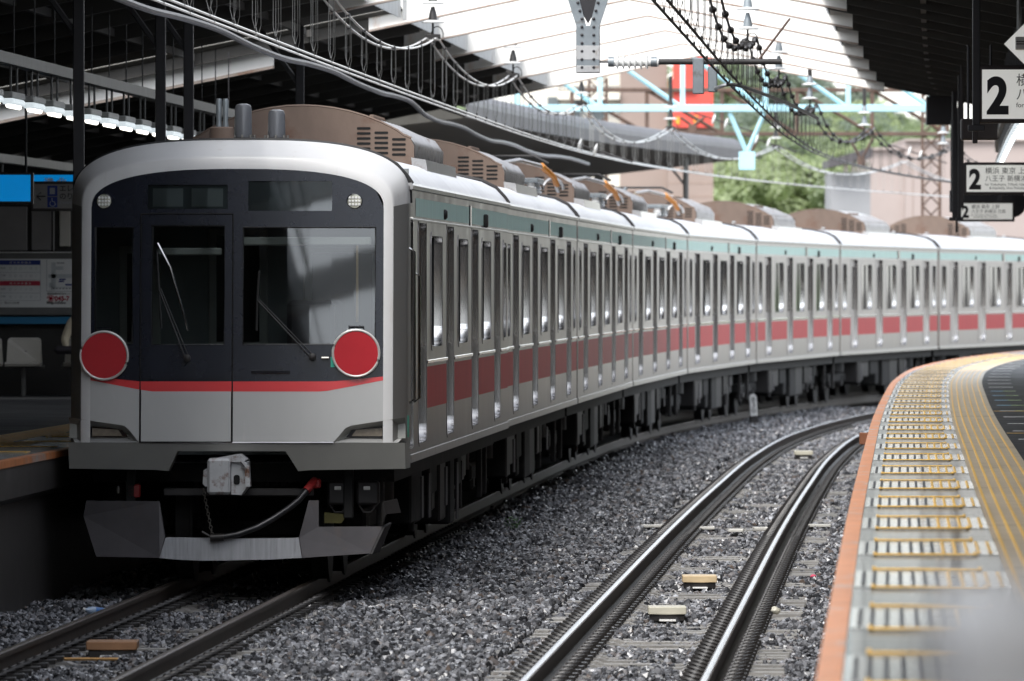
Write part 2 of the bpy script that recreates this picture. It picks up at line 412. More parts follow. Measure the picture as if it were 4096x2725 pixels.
# ---- ballast stones: points instanced through geometry nodes
stone_col = bpy.data.collections.new('ballast_stone_shapes')
m_stone = bpy.data.materials.new('ballast_stone'); m_stone.use_nodes = True
t = m_stone.node_tree; p = t.nodes['Principled BSDF']; oi = t.nodes.new('ShaderNodeObjectInfo'); cr = t.nodes.new('ShaderNodeValToRGB')
e = cr.color_ramp.elements; e[0].position = 0; e[0].color = (.020,.021,.024,1); e[1].position = 1; e[1].color = (.48,.50,.54,1)
for pos, c in ((.33,(.05,.051,.056,1)), (.62,(.125,.127,.137,1)), (.86,(.26,.265,.285,1)), (.97,(.10,.075,.06,1))):
    q = e.new(pos); q.color = c
t.links.new(oi.outputs['Random'], cr.inputs[0])
nz = t.nodes.new('ShaderNodeTexNoise'); nz.inputs['Scale'].default_value = 3
tc = t.nodes.new('ShaderNodeTexCoord'); t.links.new(tc.outputs['Object'], nz.inputs['Vector'])
mx = t.nodes.new('ShaderNodeMix'); mx.data_type = 'RGBA'; mx.blend_type = 'MULTIPLY'; mx.inputs['Factor'].default_value = .6
t.links.new(cr.outputs[0], mx.inputs['A']); t.links.new(nz.outputs['Fac'], mx.inputs['B'])
t.links.new(cr.outputs[0], p.inputs['Base Color'])
p.inputs['Roughness'].default_value = .24; p.inputs['Specular IOR Level'].default_value = .5
for k in range(8):
    bm = bmesh.new(); bmesh.ops.create_icosphere(bm, subdivisions=1, radius=1)
    # random plane cuts -> angular crushed stone
    for v in bm.verts: v.co *= random.uniform(.75, 1.15)
    for _ in range(5):
        n = Vector((random.gauss(0,1), random.gauss(0,1), random.gauss(0,1))).normalized()
        dcut = random.uniform(.45, .75)
        for v in bm.verts:
            dd = v.co.dot(n)
            if dd > dcut: v.co -= n * (dd - dcut)
    for v in bm.verts: v.co.x *= 1.15; v.co.z *= .72
    me = bpy.data.meshes.new('ballast_stone'); bm.to_mesh(me); bm.free(); me.materials.append(m_stone)
    stone_col.objects.link(bpy.data.objects.new('ballast_stone', me))

def stones(name, regions, label):
    P, Rr, S = [], [], []
    for (d0, d1, y0, y1, dens, z, smin, smax) in regions:
        n = int((d1-d0)*(y1-y0)*dens)
        dd = rng.uniform(d0, d1, n); yy = rng.uniform(y0, y1, n)
        # vectorised frame
        Yg = np.linspace(y0-1, y1+1, 200); Tg = np.array([T(a) for a in Yg]); Hg = np.array([head(a) for a in Yg])
        a = np.interp(yy, Yg, Hg); tx = np.interp(yy, Yg, Tg)
        zz = z(dd) if callable(z) else z
        lump = .02*np.sin(yy*1.7+dd*3) + .015*np.sin(yy*.6-dd*5)
        P.append(np.stack([tx + dd*np.cos(a), yy - dd*np.sin(a), zz + lump + rng.uniform(-.035,.018,n)], 1))
        Rr.append(rng.uniform(0, 6.28, (n,3)) * np.array([.4, .4, 1]) + np.array([0,0,0])); S.append(rng.uniform(smin, smax, n))
    P = np.concatenate(P); Rr = np.concatenate(Rr); S = np.concatenate(S)
    me = bpy.data.meshes.new(name); me.vertices.add(len(P)); me.vertices.foreach_set('co', P.ravel().astype(np.float32))
    a = me.attributes.new('rot', 'FLOAT_VECTOR', 'POINT'); a.data.foreach_set('vector', Rr.ravel().astype(np.float32))
    a = me.attributes.new('scl', 'FLOAT', 'POINT'); a.data.foreach_set('value', S.astype(np.float32))
    a = me.attributes.new('pick', 'INT', 'POINT'); a.data.foreach_set('value', rng.integers(0, 8, len(P)).astype(np.int32))
    o = bpy.data.objects.new(name, me); link(o); tag(o, label=label, cat='gravel', kind='stuff')
    ng = bpy.data.node_groups.new('scatter_stones', 'GeometryNodeTree')
    ng.interface.new_socket('Geometry', in_out='INPUT', socket_type='NodeSocketGeometry')
    ng.interface.new_socket('Geometry', in_out='OUTPUT', socket_type='NodeSocketGeometry')
    N = ng.nodes.new; L = ng.links.new
    gi = N('NodeGroupInput'); go = N('NodeGroupOutput'); mtp = N('GeometryNodeMeshToPoints'); iop = N('GeometryNodeInstanceOnPoints')
    ci = N('GeometryNodeCollectionInfo'); ci.inputs['Collection'].default_value = stone_col; ci.inputs['Separate Children'].default_value = True; ci.inputs['Reset Children'].default_value = True
    def attr(nm, ty):
        q = N('GeometryNodeInputNamedAttribute'); q.data_type = ty; q.inputs['Name'].default_value = nm; return q
    ar = attr('rot', 'FLOAT_VECTOR'); asc = attr('scl', 'FLOAT'); ap = attr('pick', 'INT')
    L(gi.outputs[0], mtp.inputs['Mesh']); L(mtp.outputs[0], iop.inputs['Points']); L(ci.outputs[0], iop.inputs['Instance'])
    iop.inputs['Pick Instance'].default_value = True
    outp = lambda q: next(s for s in q.outputs if s.enabled and s.name == 'Attribute')
    L(outp(ap), iop.inputs['Instance Index']); L(outp(ar), iop.inputs['Rotation']); L(outp(asc), iop.inputs['Scale'])
    L(iop.outputs[0], go.inputs[0])
    md = o.modifiers.new('scatter', 'NODES'); md.node_group = ng
    return o
zmid = lambda d: np.where((d > 1.0) & (d < 2.7), -.135, np.where(d < 1.0, -.185, -.195))
stones('ballast', [
    (.66, 3.05, 55, 105, 480, zmid, .021, .048), (.66, 3.05, 105, 150, 300, zmid, .028, .056), (.66, 3.05, 150, 200, 160, zmid, .035, .06),
    (3.22, 4.20, 56, 110, 360, -.205, .022, .045), (3.22, 4.20, 110, 190, 220, -.205, .03, .05),
    (4.33, 5.30, 55, 105, 470, -.20, .021, .046), (4.33, 5.30, 105, 185, 260, -.20, .03, .055),
    (-.50, .50, 56, 86, 340, -.20, .022, .045), (-1.75, -.64, 56, 95, 400, -.16, .024, .05),
], 'wet grey crushed stone ballast around and between the tracks')

# ================================================================== PLATFORMS
def platform(d0, d1, label, mid_mat):
    pl = MB(); s = 1 if d1 > d0 else -1
    e = d0
    ys = rng_y(-130, 290, 2.0)
    prof = [(e+s*.10,-.7),(e+s*.10,PZ-.36),(e,PZ-.30),(e,PZ-.004),(d1,PZ-.004),(d1,-.7)]
    sweep(pl, prof, ys)
    return pl.build('platform', mid_mat, label=label, kind='structure')
pr = platform(PE_R, PE_R + 9, 'wet curving platform with yellow tactile lines on the right', m_platconc)
plft = platform(PE_L, PE_L - 9, 'dark platform with orange edge behind the train on the left', m_platconc)
YP = rng_y(-40, 290, 1.5)
def psheet(name, mt, par, sgn, e, a, b, z, ys=YP, thick=0.):
    q = MB()
    if thick: sweep(q, [(e+sgn*a,z),(e+sgn*b,z),(e+sgn*b,z+thick),(e+sgn*a,z+thick)], ys)
    else: strip(q, e+sgn*a, e+sgn*b, z, z, ys)
    return q.build(name, mt, par)
for (par, sgn, e) in ((pr, 1, PE_R), (plft, -1, PE_L)):
    psheet('orange_edge', m_oredge, par, sgn, e, -.012, .078, PZ-.05, thick=.054)
    psheet('paving', m_wetband, par, sgn, e, .081, .80, PZ+.001)
    psheet('tactile_strip', m_tact, par, sgn, e, .80, 1.26, PZ+.003)
    psheet('asphalt', m_asphalt, par, sgn, e, 1.26, 8.9, PZ+.001)
    for k, dd in enumerate((.83,.90,.97,1.04,1.11,1.19)):
        psheet('tactile_ridge', m_yellow, par, sgn, e, dd, dd+.016, PZ+.003, thick=.007)
PITCH = 5.2
def local_piece(name, me_fn, mt, par, y, sgn, e):
    pass
# boarding marks, one set for each door position (right platform: full, left: what shows)
def bar_mesh(name, a, b, l, h, mt):
    q = MB(); q.bbox(a, b, -l/2, l/2, 0, h, .003); return q.mesh(name, mt)
groove_me = bar_mesh('anti_slip_strip', -.009, .009, 2.0, .004, m_groove)
short_me = bar_mesh('yellow_bar', -.009, .009, 2.0, .008, m_yellow)
q = MB(); q.bbox(0, .53, -.05, .05, 0, .008, .003); q.bbox(.512, .53, .05, .42, 0, .008, .003); q.bbox(0, .018, .05, .30, 0, .008, .003)
ubar_me = q.mesh('yellow_line', m_yellow)
q = MB(); q.box(.085, .80, -1.22, 1.22, 0, .003); tile_me = q.mesh('pale_tile_block', m_paletile)
def put(me, name, par, y, d, z, flip=False, sx=1):
    o = bpy.data.objects.new(name, me); link(o, par)
    o.location = fr(y, d, z); o.rotation_euler = (0, 0, -head(y) + (math.pi if flip else 0)); return o
y = 34.2
while y < 186:
    put(tile_me, 'pale_tile_block', pr, y, PE_R, PZ+.002)
    if y < 150:
        for dd in (.125,.175,.235,.295,.355,.41,.465): put(groove_me, 'anti_slip_strip', pr, y, PE_R+dd, PZ+.0052)
        for dd in (.52,.58,.64,.70,.76): put(short_me, 'yellow_bar', pr, y, PE_R+dd, PZ+.0052)
    put(ubar_me, 'yellow_line', pr, y+1.35, PE_R+.16, PZ+.006)
    o = put(ubar_me, 'yellow_line', pr, y-1.35, PE_R+.16, PZ+.006)
    y += PITCH
y = 66
while y < 125:
    put(tile_me, 'pale_tile_block', plft, y, PE_L, PZ+.002, flip=True)
    for dd in (.52,.58,.64,.70,.76): put(short_me, 'yellow_bar', plft, y, PE_L-dd, PZ+.0052)
    put(ubar_me, 'yellow_line', plft, y+1.35, PE_L-.16, PZ+.006, flip=True)
    put(ubar_me, 'yellow_line', plft, y-1.35, PE_L-.16, PZ+.006, flip=True)
    y += PITCH
# short painted queue lines on the asphalt
pm = [mat('line_white',(.7,.72,.72),.4), mat('line_green',(.45,.66,.28),.4), mat('line_skyblue',(.25,.55,.75),.4)]
qm = []
for k in range(3):
    q = MB(); q.box(0, .16, -.06, .06, 0, .003); qm.append(q.mesh('queue_line', pm[k]))
y = 80.0
k = 0
while y < 178:
    put(qm[0 if k < 5 else (1 if k < 10 else 0)], 'queue_line', pr, y, PE_R+1.50, PZ+.002)
    put(qm[0 if k < 5 else (2 if k < 10 else 0)], 'queue_line', pr, y, PE_R+1.34, PZ+.002)
    y += 4.75; k += 1
q = MB(); q.box(0, 2.2, -.05, .05, 0, .003); ylm = q.mesh('yellow_line', m_yellow)
for y in (88.2, 103.5): put(ylm, 'yellow_line', pr, y, PE_R+1.27, PZ+.0022)
q = MB(); q.box(0, .25, -.06, .06, 0, .003); gl = q.mesh('queue_line', pm[1])
put(gl, 'queue_line', plft, 83.5, PE_L-2.0, PZ+.002, flip=True)

# ================================================================== ROOFS
ORD = ['first','second','third','fourth','fifth','sixth','seventh','eighth','ninth','tenth','eleventh','twelfth','thirteenth','fourteenth','fifteenth','sixteenth',
       'seventeenth','eighteenth','nineteenth','twentieth','twenty-first','twenty-second','twenty-third','twenty-fourth','twenty-fifth','twenty-sixth','twenty-seventh','twenty-eighth','twenty-ninth','thirtieth']
Y_END = 150.0; BP = 7.4
LED, RED = -2.35, 2.75        # canopy edges measured from the middle line
def zl(d): return 5.60 + .20 * (d - LED)      # left canopy underside
def zr(d): return 5.66 - .20 * (d - RED)
beams = []
for k in range(30):
    yb = Y_END - BP * k
    t = empty('roof_beam', fr(yb, MID, 0), -head(yb), label='white gabled roof beam over the tracks, %s from the far open end' % ORD[k] if k else 'white gabled roof beam over the tracks, closing the far open end',
              cat='roof beam', group='white beams across the roof opening')
    pts = [(-2.75, 5.505), (.1, 6.10), (3.0, 5.53)]
    poly = pts + [(x, z + .40) for x, z in reversed(pts)]
    b = MB(); b.prism(poly, 1, -.06, .06); b.build('web', m_white, t)
    f = MB(); f.prism([(x, z - .022) for x, z in pts] + [(x, z - .002) for x, z in reversed(pts)], 1, -.11, .11); f.build('flange', m_flange, t)
    if k % 2 == 0 and k < 12:
        pass
def corr_sheet(d_in, d_out, zf, y0, y1, name, mt, par):
    n = int((y1-y0)/.10); q = MB(); v = []; f = []
    for i in range(n+1):
        y = y0 + (y1-y0)*i/n; r = .022*math.cos(math.pi*i)   # trapezoid ribs across the roof
        for d in (d_in, d_out): v.append(fr(y, MID + d, zf(d) + .16 + r))
    for i in range(n): f.append((2*i, 2*i+1, 2*i+3, 2*i+2))
    q.add(v, f); o = q.build(name, mt, par)
    md = o.modifiers.new('thick', 'SOLIDIFY'); md.thickness = .01
    return o
def canopy(name, label, d_in, d_out, zf, segs, y_p):
    root = empty(name, fr(100, MID + d_in, 0), label=label, cat='canopy roof')
    inv = Matrix.Translation(Vector(root.location)).inverted()
    s = 1 if d_out > d_in else -1
    for (a, b) in segs:
        o = corr_sheet(d_in, d_out, zf, a, b, 'roof_sheet', m_sheet, root); o.matrix_parent_inverse = inv
        q = MB(); ys = rng_y(a, b, .12); v = []; f = []
        for i, y in enumerate(ys):
            r = .018 if i % 2 else -.018
            v.append(fr(y, MID + d_in - s*(.03 + r), zf(d_in) + .02)); v.append(fr(y, MID + d_in - s*(.03 + r), zf(d_in) + .36))
        for i in range(len(ys)-1): f.append((2*i, 2*i+1, 2*i+3, 2*i+2))
        q.add(v, f); o = q.build('edge_fascia', m_fascia, root); o.matrix_parent_inverse = inv
    for y in y_p:
        p = MB(); n = 5; a = head(y)
        v = []
        for dd, dz in ((d_in, -.02), (d_out, -.02), (d_out, .13), (d_in, .13)):
            for w_ in (-.05, .05):
                x0, y0_, _ = fr(y, MID + dd); v.append((x0 + w_*math.sin(a), y0_ + w_*math.cos(a), zf(dd) + dz))
        p.add(v, [(0,2,4,6),(1,7,5,3),(0,1,3,2),(2,3,5,4),(4,5,7,6),(6,7,1,0)])
        o = p.build('roof_rafter', m_purlin, root); o.matrix_parent_inverse = inv
    for dd in np.arange(abs(d_in) + 1.1, abs(d_out), 1.4):
        d = s * dd
        for (a, b) in segs:
            q = MB(); sweep(q, [(MID+d-.03, zf(d)+.04),(MID+d+.03, zf(d)+.04),(MID+d+.03, zf(d)+.125),(MID+d-.03, zf(d)+.125)], rng_y(a, b, 6))
            o = q.build('purlin', m_purlin, root); o.matrix_parent_inverse = inv
    return root
rafts = [Y_END - BP*k/2 + .0 for k in range(0, 52)]
canopy('canopy_roof', 'dark corrugated canopy roof over the left platform', LED, -12.2, zl, [(-130, 111.8), (112.8, Y_END + .3)], [y for y in rafts if not 109 < y < 113])
canopy('canopy_roof', 'dark corrugated canopy roof over the right platform', RED, 12.4, zr, [(-130, Y_END + .3)], rafts)

# cream fascia lit through the roof gap on the left
t = empty('fascia_beam', fr(113.2, MID-6, 0), -head(113.2), label='cream painted fascia beam below the gap in the left canopy', cat='fascia beam')
b = MB(); b.prism([(-6.0, zl(-12)-.20), (2.1, zl(-3.9)-.20), (2.1, zl(-3.9)+.10), (-6.0, zl(-12)+.10)], 1, -.05, .05); b.build('web', m_white, t)
f = MB(); f.prism([(-6.0, zl(-12)-.235), (2.1, zl(-3.9)-.235), (2.1, zl(-3.9)-.202), (-6.0, zl(-12)-.202)], 1, -.09, .09); f.build('flange', m_flange, t)

# far canopy on the left platform with rounded grey fascia
root = empty('canopy_roof', fr(185, -2.4, 0), label='grey ribbed canopy with rounded edge beyond the end of the main roof', cat='canopy roof')
inv = Matrix.Translation(Vector(root.location)).inverted()
q = MB(); prof = [(-2.32,5.26),(-2.30,5.48)] + [(-2.55 + .25*math.cos(a), 5.50 + .22*math.sin(a)) for a in (R(20), R(45), R(70), R(95))] + [(-3.4,5.66)]
ys = rng_y(158, 211, .22); v = []; f = []
for i, y in enumerate(ys):
    r = .022 if i % 2 else 0
    for d, z in prof: v.append(fr(y, d + r, z + r*.5))
n = len(prof)
for i in range(len(ys)-1):
    for k in range(n-1): f.append((i*n+k, i*n+k+1, (i+1)*n+k+1, (i+1)*n+k))
q.add(v, f); o = q.build('edge_fascia', m_fasciadk, root); o.matrix_parent_inverse = inv
q = MB(); sweep(q, [(-2.33,5.26),(-2.45,5.24),(-8.5,4.55),(-8.5,4.75),(-3.4,5.62)], rng_y(158, 211, 2)); o = q.build('roof_sheet', m_sheet, root); o.matrix_parent_inverse = inv
for y in rng_y(160, 209, 6.1):
    c = MB(); x0, y0, _ = fr(y, -5.2); c.box(x0-.1, x0+.1, y0-.1, y0+.1, PZ, 5.0); o = c.build('column', m_postgrey, root); o.matrix_parent_inverse = inv

# side walls closing the platforms
for s, d, lb in ((-1, -10.2, 'dark station side wall along the left platform'), (1, 14.0, 'dark station side wall along the right platform')):
    q = MB(); sweep(q, [(d,0),(d+s*.2,0),(d+s*.2,5.2 if s>0 else 4.4),(d,5.2 if s>0 else 4.4)], rng_y(-130, 150, 5)); q.build('station_wall', m_walldk, label=lb, cat='wall')

# ================================================================== TRAIN
HW = 1.39; ZB = 1.00; ZC = 3.30
def arc(cx, cz, r, a0, a1, n=6):
    return [(cx + r*math.cos(R(a0 + (a1-a0)*i/n)), cz + r*math.sin(R(a0 + (a1-a0)*i/n))) for i in range(n+1)]
def rrect(ya, yb, za, zb, rb, rt):
    """rounded rectangle, counter-clockwise from bottom left"""
    return arc(ya+rb, za+rb, rb, 180, 270) + arc(yb-rb, za+rb, rb, 270, 360) + arc(yb-rt, zb-rt, rt, 0, 90) + arc(ya+rt, zb-rt, rt, 90, 180)
def side_panel(mb, x, y0, y1, z0, z1, ops):
    cur = y0
    def quad(a, b):
        if b - a > 1e-4: mb.add([(x,a,z0),(x,b,z0),(x,b,z1),(x,a,z1)], [(0,1,2,3)])
    for (ya, yb, za, zb, rb, rt) in sorted(ops):
        quad(cur, ya)
        bot = [(ya, z0), (yb, z0)] + list(reversed(arc(yb-rb, za+rb, rb, 270, 360))) + list(reversed(arc(ya+rb, za+rb, rb, 180, 270)))
        top = [(yb, z1), (ya, z1)] + list(reversed(arc(ya+rt, zb-rt, rt, 90, 180))) + list(reversed(arc(yb-rt, zb-rt, rt, 0, 90)))
        for pl in (bot, top): mb.add([(x, p[0], p[1]) for p in pl], [tuple(range(len(pl)))])
        cur = yb
    quad(cur, y1)
def rim(mb, x, op, depth, sgn):
    ya, yb, za, zb, rb, rt = op; lp = rrect(ya, yb, za, zb, rb, rt); n = len(lp)
    v = [(x, p[0], p[1]) for p in lp] + [(x - sgn*depth, p[0], p[1]) for p in lp]
    mb.add(v, [(i, (i+1) % n, (i+1) % n + n, i+n) for i in range(n)], True)
def sill(mb, x, op, depth, sgn):
    ya, yb, za, zb, rb, rt = op; rb -= .0; e_ = .0015
    lp = [(p[0], p[1]+e_) for p in arc(ya+rb, za+rb, rb-.001, 180, 270, 8) + arc(yb-rb, za+rb, rb-.001, 270, 360, 8)]; n = len(lp)
    v = [(x+sgn*.001, p[0], p[1]) for p in lp] + [(x - sgn*(depth-.001), p[0], p[1]) for p in lp]
    mb.add(v, [(i, i+1, i+1+n, i+n) for i in range(n-1)], True)
def trim_ring(mb, x, op, wdt, proud, sgn):
    ya, yb, za, zb, rb, rt = op; a = rrect(ya, yb, za, zb, rb, rt); b = rrect(ya-wdt, yb+wdt, za-wdt, zb+wdt, rb+wdt, rt+wdt); n = len(a)
    v = [(x + sgn*proud, p[0], p[1]) for p in a] + [(x + sgn*proud, p[0], p[1]) for p in b] + [(x, p[0], p[1]) for p in b]
    mb.add(v, [(i, (i+1) % n, (i+1) % n + n, i+n) for i in range(n)] + [(i+n, (i+1) % n + n, (i+1) % n + 2*n, i+2*n) for i in range(n)])

DOORS = [-7.29, -2.43, 2.43, 7.29]
def door_op(c): return (c-.66, c+.66, 1.14, 3.00, .15, .07)
def win_op(c, hw=.98): return (c-hw, c+hw, 1.94, 2.90, .17, .07)
WINS = [(-4.86, .98), (0, .98), (4.86, .98)]

def car_body(root, y0, y1, lead=False):
    ops = [door_op(c) for c in DOORS] + [win_op(c, h) for c, h in WINS]
    ends = [(9.02, .36)] + ([] if lead else [(-9.02, .36)])
    ops += [win_op(c, h) for c, h in ends]
    crew = (-9.42, -8.80, 1.14, 3.02, .06, .06)
    if lead: ops.append(crew)
    w_ = MB(); side_panel(w_, HW, y0, y1, ZB, ZC, ops)
    # plain left side, ends and floor
    w_.add([(-HW,y0,ZB),(-HW,y1,ZB),(-HW,y1,ZC),(-HW,y0,ZC)], [(0,1,2,3)])
    for y in (y0, y1) if not lead else (y1,): w_.add([(-HW,y,ZB),(HW,y,ZB),(HW,y,ZC),(HW*.8,y,3.5),(-HW*.8,y,3.5),(-HW,y,ZC)], [(0,1,2,3,4,5)])
    w_.add([(-HW,y0,ZB),(HW,y0,ZB),(HW,y1,ZB),(-HW,y1,ZB)], [(0,1,2,3)])
    w_.build('side_wall', m_steel, root)
    # sill moulding, waist moulding, gutter
    q = MB(); q.bbox(HW+.0005, HW+.012, y0+.02, y1-.02, ZB, ZB+.07, .004); q.build('sill_moulding', m_acmetal, root)
    q = MB(); q.prism([(HW, ZC-.035),(HW+.028, ZC-.03),(HW+.03, ZC+.0),(HW+.012, ZC+.022),(HW-.03, ZC+.02)], 1, y0, y1); q.build('gutter', m_acmetal, root)
    # colour bands on the panels between the doors
    edges = sorted([(o[0], o[1]) for o in ops if o[2] < 1.3]); cur = y0 + .12
    segs = []
    for a, b in edges + [(y1-.05, y1)]:
        if a - cur > .15: segs.append((cur + .02, a - .02))
        cur = b
    rb_ = MB(); wm = MB()
    for a, b in segs:
        if lead and b < -7.5: continue
        rb_.add([(HW+.003,a,1.42),(HW+.003,b,1.42),(HW+.003,b,1.775),(HW+.003,a,1.775)], [(0,1,2,3)])
        wm.bbox(HW+.0005, HW+.016, a, b, 1.80, 1.832, .005)
    rb_.build('red_band', m_red, root); wm.build('waist_moulding', m_polish, root)
    tb = MB(); ya = y0 + (.9 if lead else .1)
    for a, b in ((ya, 1.2), (1.75, y1-.1)):
        tb.add([(HW+.003,a,3.05),(HW+.003,b,3.05),(HW+.003,b,3.205),(HW+.003,a,3.205)], [(0,1,2,3)])
    tb.build('teal_band', m_teal, root)
    tl = MB(); tl.bbox(HW+.0005, HW+.010, y0+.1, y1-.05, 3.012, 3.030, .003); tl.build('upper_moulding', m_acmetal, root)
    for yy in (1.32, 1.55):
        q = MB(); q.bbox(HW+.001, HW+.006, yy-.07, yy+.07, 3.03, 3.22, .002); q.build('vent_slot', m_hole if yy < 1.4 else m_polish, root)
    q = MB(); q.lathe([(.045,0),(.045,.02),(.03,.035)], (HW, -3.6, 3.10), 0, 12); q.build('side_lamp', m_dark2, root)
    q = MB(); q.bbox(HW+.001, HW+.045, 4.2, 4.36, 3.03, 3.16, .012); q.build('speaker_box', m_dark2, root)
    # doors
    for c in DOORS:
        op = door_op(c)
        fm = MB(); rim(fm, HW, op, .055, 1); d = fm.build('door_frame', m_polish, root); fm = MB(); sill(fm, HW, op, .055, 1); fm.build('door_sill', m_sill_glint, d); fm = MB(); trim_ring(fm, HW, op, .03, .006, 1); fm.build('door_trim', m_steel, d)
        lf = MB()
        for s in (-1, 1):
            lf.bbox(HW-.085, HW-.055, c + (s*.66 if s < 0 else .008), c + (-.008 if s < 0 else .66), 1.14, 3.0, .004)
        o = lf.build('door', m_steel, root)
        gw = MB()
        for s in (-1, 1): gw.prism(rrect(c+s*.33-.20, c+s*.33+.20, 1.95, 2.85, .06, .06), 0, HW-.060, HW-.0525)
        gw.build('door_window', m_sideglass, o)
    if lead:
        fm = MB(); rim(fm, HW, crew, .05, 1); trim_ring(fm, HW, crew, .02, .005, 1); fm.build('crew_door_frame', m_polish, root)
        lf = MB(); lf.bbox(HW-.08, HW-.05, -9.42, -8.80, 1.14, 3.02, .004); o = lf.build('crew_door', m_steel, root)
        gw = MB(); gw.prism(rrect(-9.30, -8.92, 2.0, 2.85, .05, .05), 0, HW-.055, HW-.0475); gw.build('door_window', m_sideglass, o)
        h = MB(); h.tube([(HW+.003,-9.50,1.5),(HW+.05,-9.50,1.53),(HW+.05,-9.50,2.75),(HW+.003,-9.50,2.78)], .013, 6); h.build('handrail', m_polish, root)
        h = MB(); h.tube([(HW+.003,-8.72,1.5),(HW+.05,-8.72,1.53),(HW+.05,-8.72,2.55),(HW+.003,-8.72,2.58)], .013, 6); h.build('handrail', m_polish, root)
        g_ = MB(); g_.bbox(HW+.001, HW+.006, -9.66, -9.52, 1.22, 1.40, .001); g_.build('green_label', m_green, root)
    for c, h in WINS + ends:
        op = win_op(c, h); fm = MB(); rim(fm, HW, op, .04, 1); o = fm.build('window_frame', m_polish, root); fm = MB(); sill(fm, HW, op, .04, 1); fm.build('window_sill', m_sill_glint, o); fm = MB(); trim_ring(fm, HW, op, .035, .007, 1); fm.build('window_trim', m_steel, o)
        g_ = MB(); g_.prism(rrect(op[0], op[1], op[2], op[3], .12, .06), 0, HW-.048, HW-.040); g_.build('window', m_sideglass, root)
        if h > .5:
            b = MB(); b.bbox(HW-.040, HW-.022, c-.02, c+.02, 1.95, 2.89, .003); b.build('window_bar', m_rubber, o)
    # roof
    prof = [(-HW-.01, ZC),(-1.36,3.36),(-1.27,3.46),(-1.12,3.535),(-.8,3.60),(-.4,3.64),(0,3.655),(.4,3.64),(.8,3.60),(1.12,3.535),(1.27,3.46),(1.36,3.36),(HW+.01,ZC)]
    ra = y0 if not lead else -9.25
    rf = MB(); n = len(prof); v = [(x, ra, z) for x, z in prof] + [(x, y1, z) for x, z in prof]
    rf.add(v, [(i, i+1, i+1+n, i+n) for i in range(n-1)], True); rf.add([(x, y1, z) for x, z in prof], [tuple(range(n))])
    o = rf.build('roof', m_roof, root)
    # end ridge seals across the roof, and side plates
    for yy in ((y0 + .03) if not lead else -9.20, y1 - .05):
        q = MB(); q.tube([(x*1.003, yy, z + .012) for x, z in prof], .022, 5); q.build('roof_seam', m_dark2, o)
    for s in (-1, 1):
        q = MB(); q.prism([(s*1.06,3.50),(s*1.20,3.47),(s*1.18,3.60),(s*1.05,3.62)], 1, -2.6, 2.9); q.build('roof_side_plate', m_acmetal, o)
    for yy in (-7.2, 6.6):
        q = MB(); q.tube([(.7,yy,3.60),(.7,yy,3.67),(.7,yy+.5,3.67),(.7,yy+.5,3.60)], .012, 5); q.build('roof_grab_rail', m_acmetal, o)

def ac_unit(root, yc, L_=4.8, shade=None):
    a = empty('air_conditioner'); a.parent = root; a.location = (0, yc, 0)
    hw_ = 1.02
    def prof(k=0.):
        p = [(-hw_, 3.56), (-hw_, 3.74)] + [(-hw_+.10-.10*math.cos(t), 3.74+.09*math.sin(t)) for t in (R(45), R(88))]
        nn = 12
        p += [(-.86 + 1.72*i/nn, 3.835 + .265*(1 - ((-.86 + 1.72*i/nn)/.92)**2)**.9 if abs(-.86+1.72*i/nn) < .9 else 3.835) for i in range(nn+1)]
        p += [(hw_-.10+.10*math.cos(t), 3.74+.09*math.sin(t)) for t in (R(88), R(45))] + [(hw_, 3.74), (hw_, 3.56)]
        return p
    P = prof(); n = len(P)
    c = MB(); v = [(x*.995, -L_/2+.03, z-.004) for x, z in P] + [(x*.995, L_/2-.03, z-.004) for x, z in P]
    c.add(v, [(i, i+1, i+1+n, i+n) for i in range(n-1)], True); c.add([(x*.995, L_/2-.03, z-.004) for x, z in P], [tuple(range(n))])
    c.build('cowl', m_acmetal, a)
    e_ = MB(); e_.prism(P, 1, -L_/2-.012, -L_/2+.03); ep = e_.build('end_panel', m_brown, a)
    for s in (-1, 1):
        for col, (x0, rows, zt) in enumerate(((.50, 8, 3.90), (.66, 6, 3.86), (.82, 4, 3.80))):
            for r in range(rows):
                zz = zt - r*.046
                if zz < 3.60: continue
                q = MB(); q.prism(rrect(x0, x0+.125, zz-.012, zz+.010, .010, .010) if s > 0 else rrect(-x0-.125, -x0, zz-.012, zz+.010, .010, .010), 1, -L_/2-.016, -L_/2-.0125)
                q.build('louvre_slot', m_hole, ep)
        # side ribs
        for i in range(9):
            yy = -L_/2 + .2 + i*(L_-.4)/8
            q = MB(); q.tube([(s*(hw_+.005), yy, 3.58),(s*(hw_+.012), yy, 3.74),(s*(hw_-.06), yy, 3.84),(s*.80, yy, 3.90),(s*.62, yy, 3.985)], .020, 4); q.build('side_rib', m_acmetal, a)
    for i in range(8):
        f = MB(); f.lathe([(.028,0),(.034,.02),(.02,.05)], (.62, -L_/2+.3+i*.24, 3.98), 2, 8); f.build('roof_fin', m_brown, a)
    lp = MB(); lp.tube([(x*1.003, -L_/2, z+.006) for x, z in P[2:-2]], .013, 4); lp.build('end_rim', m_brown, a)
    return a

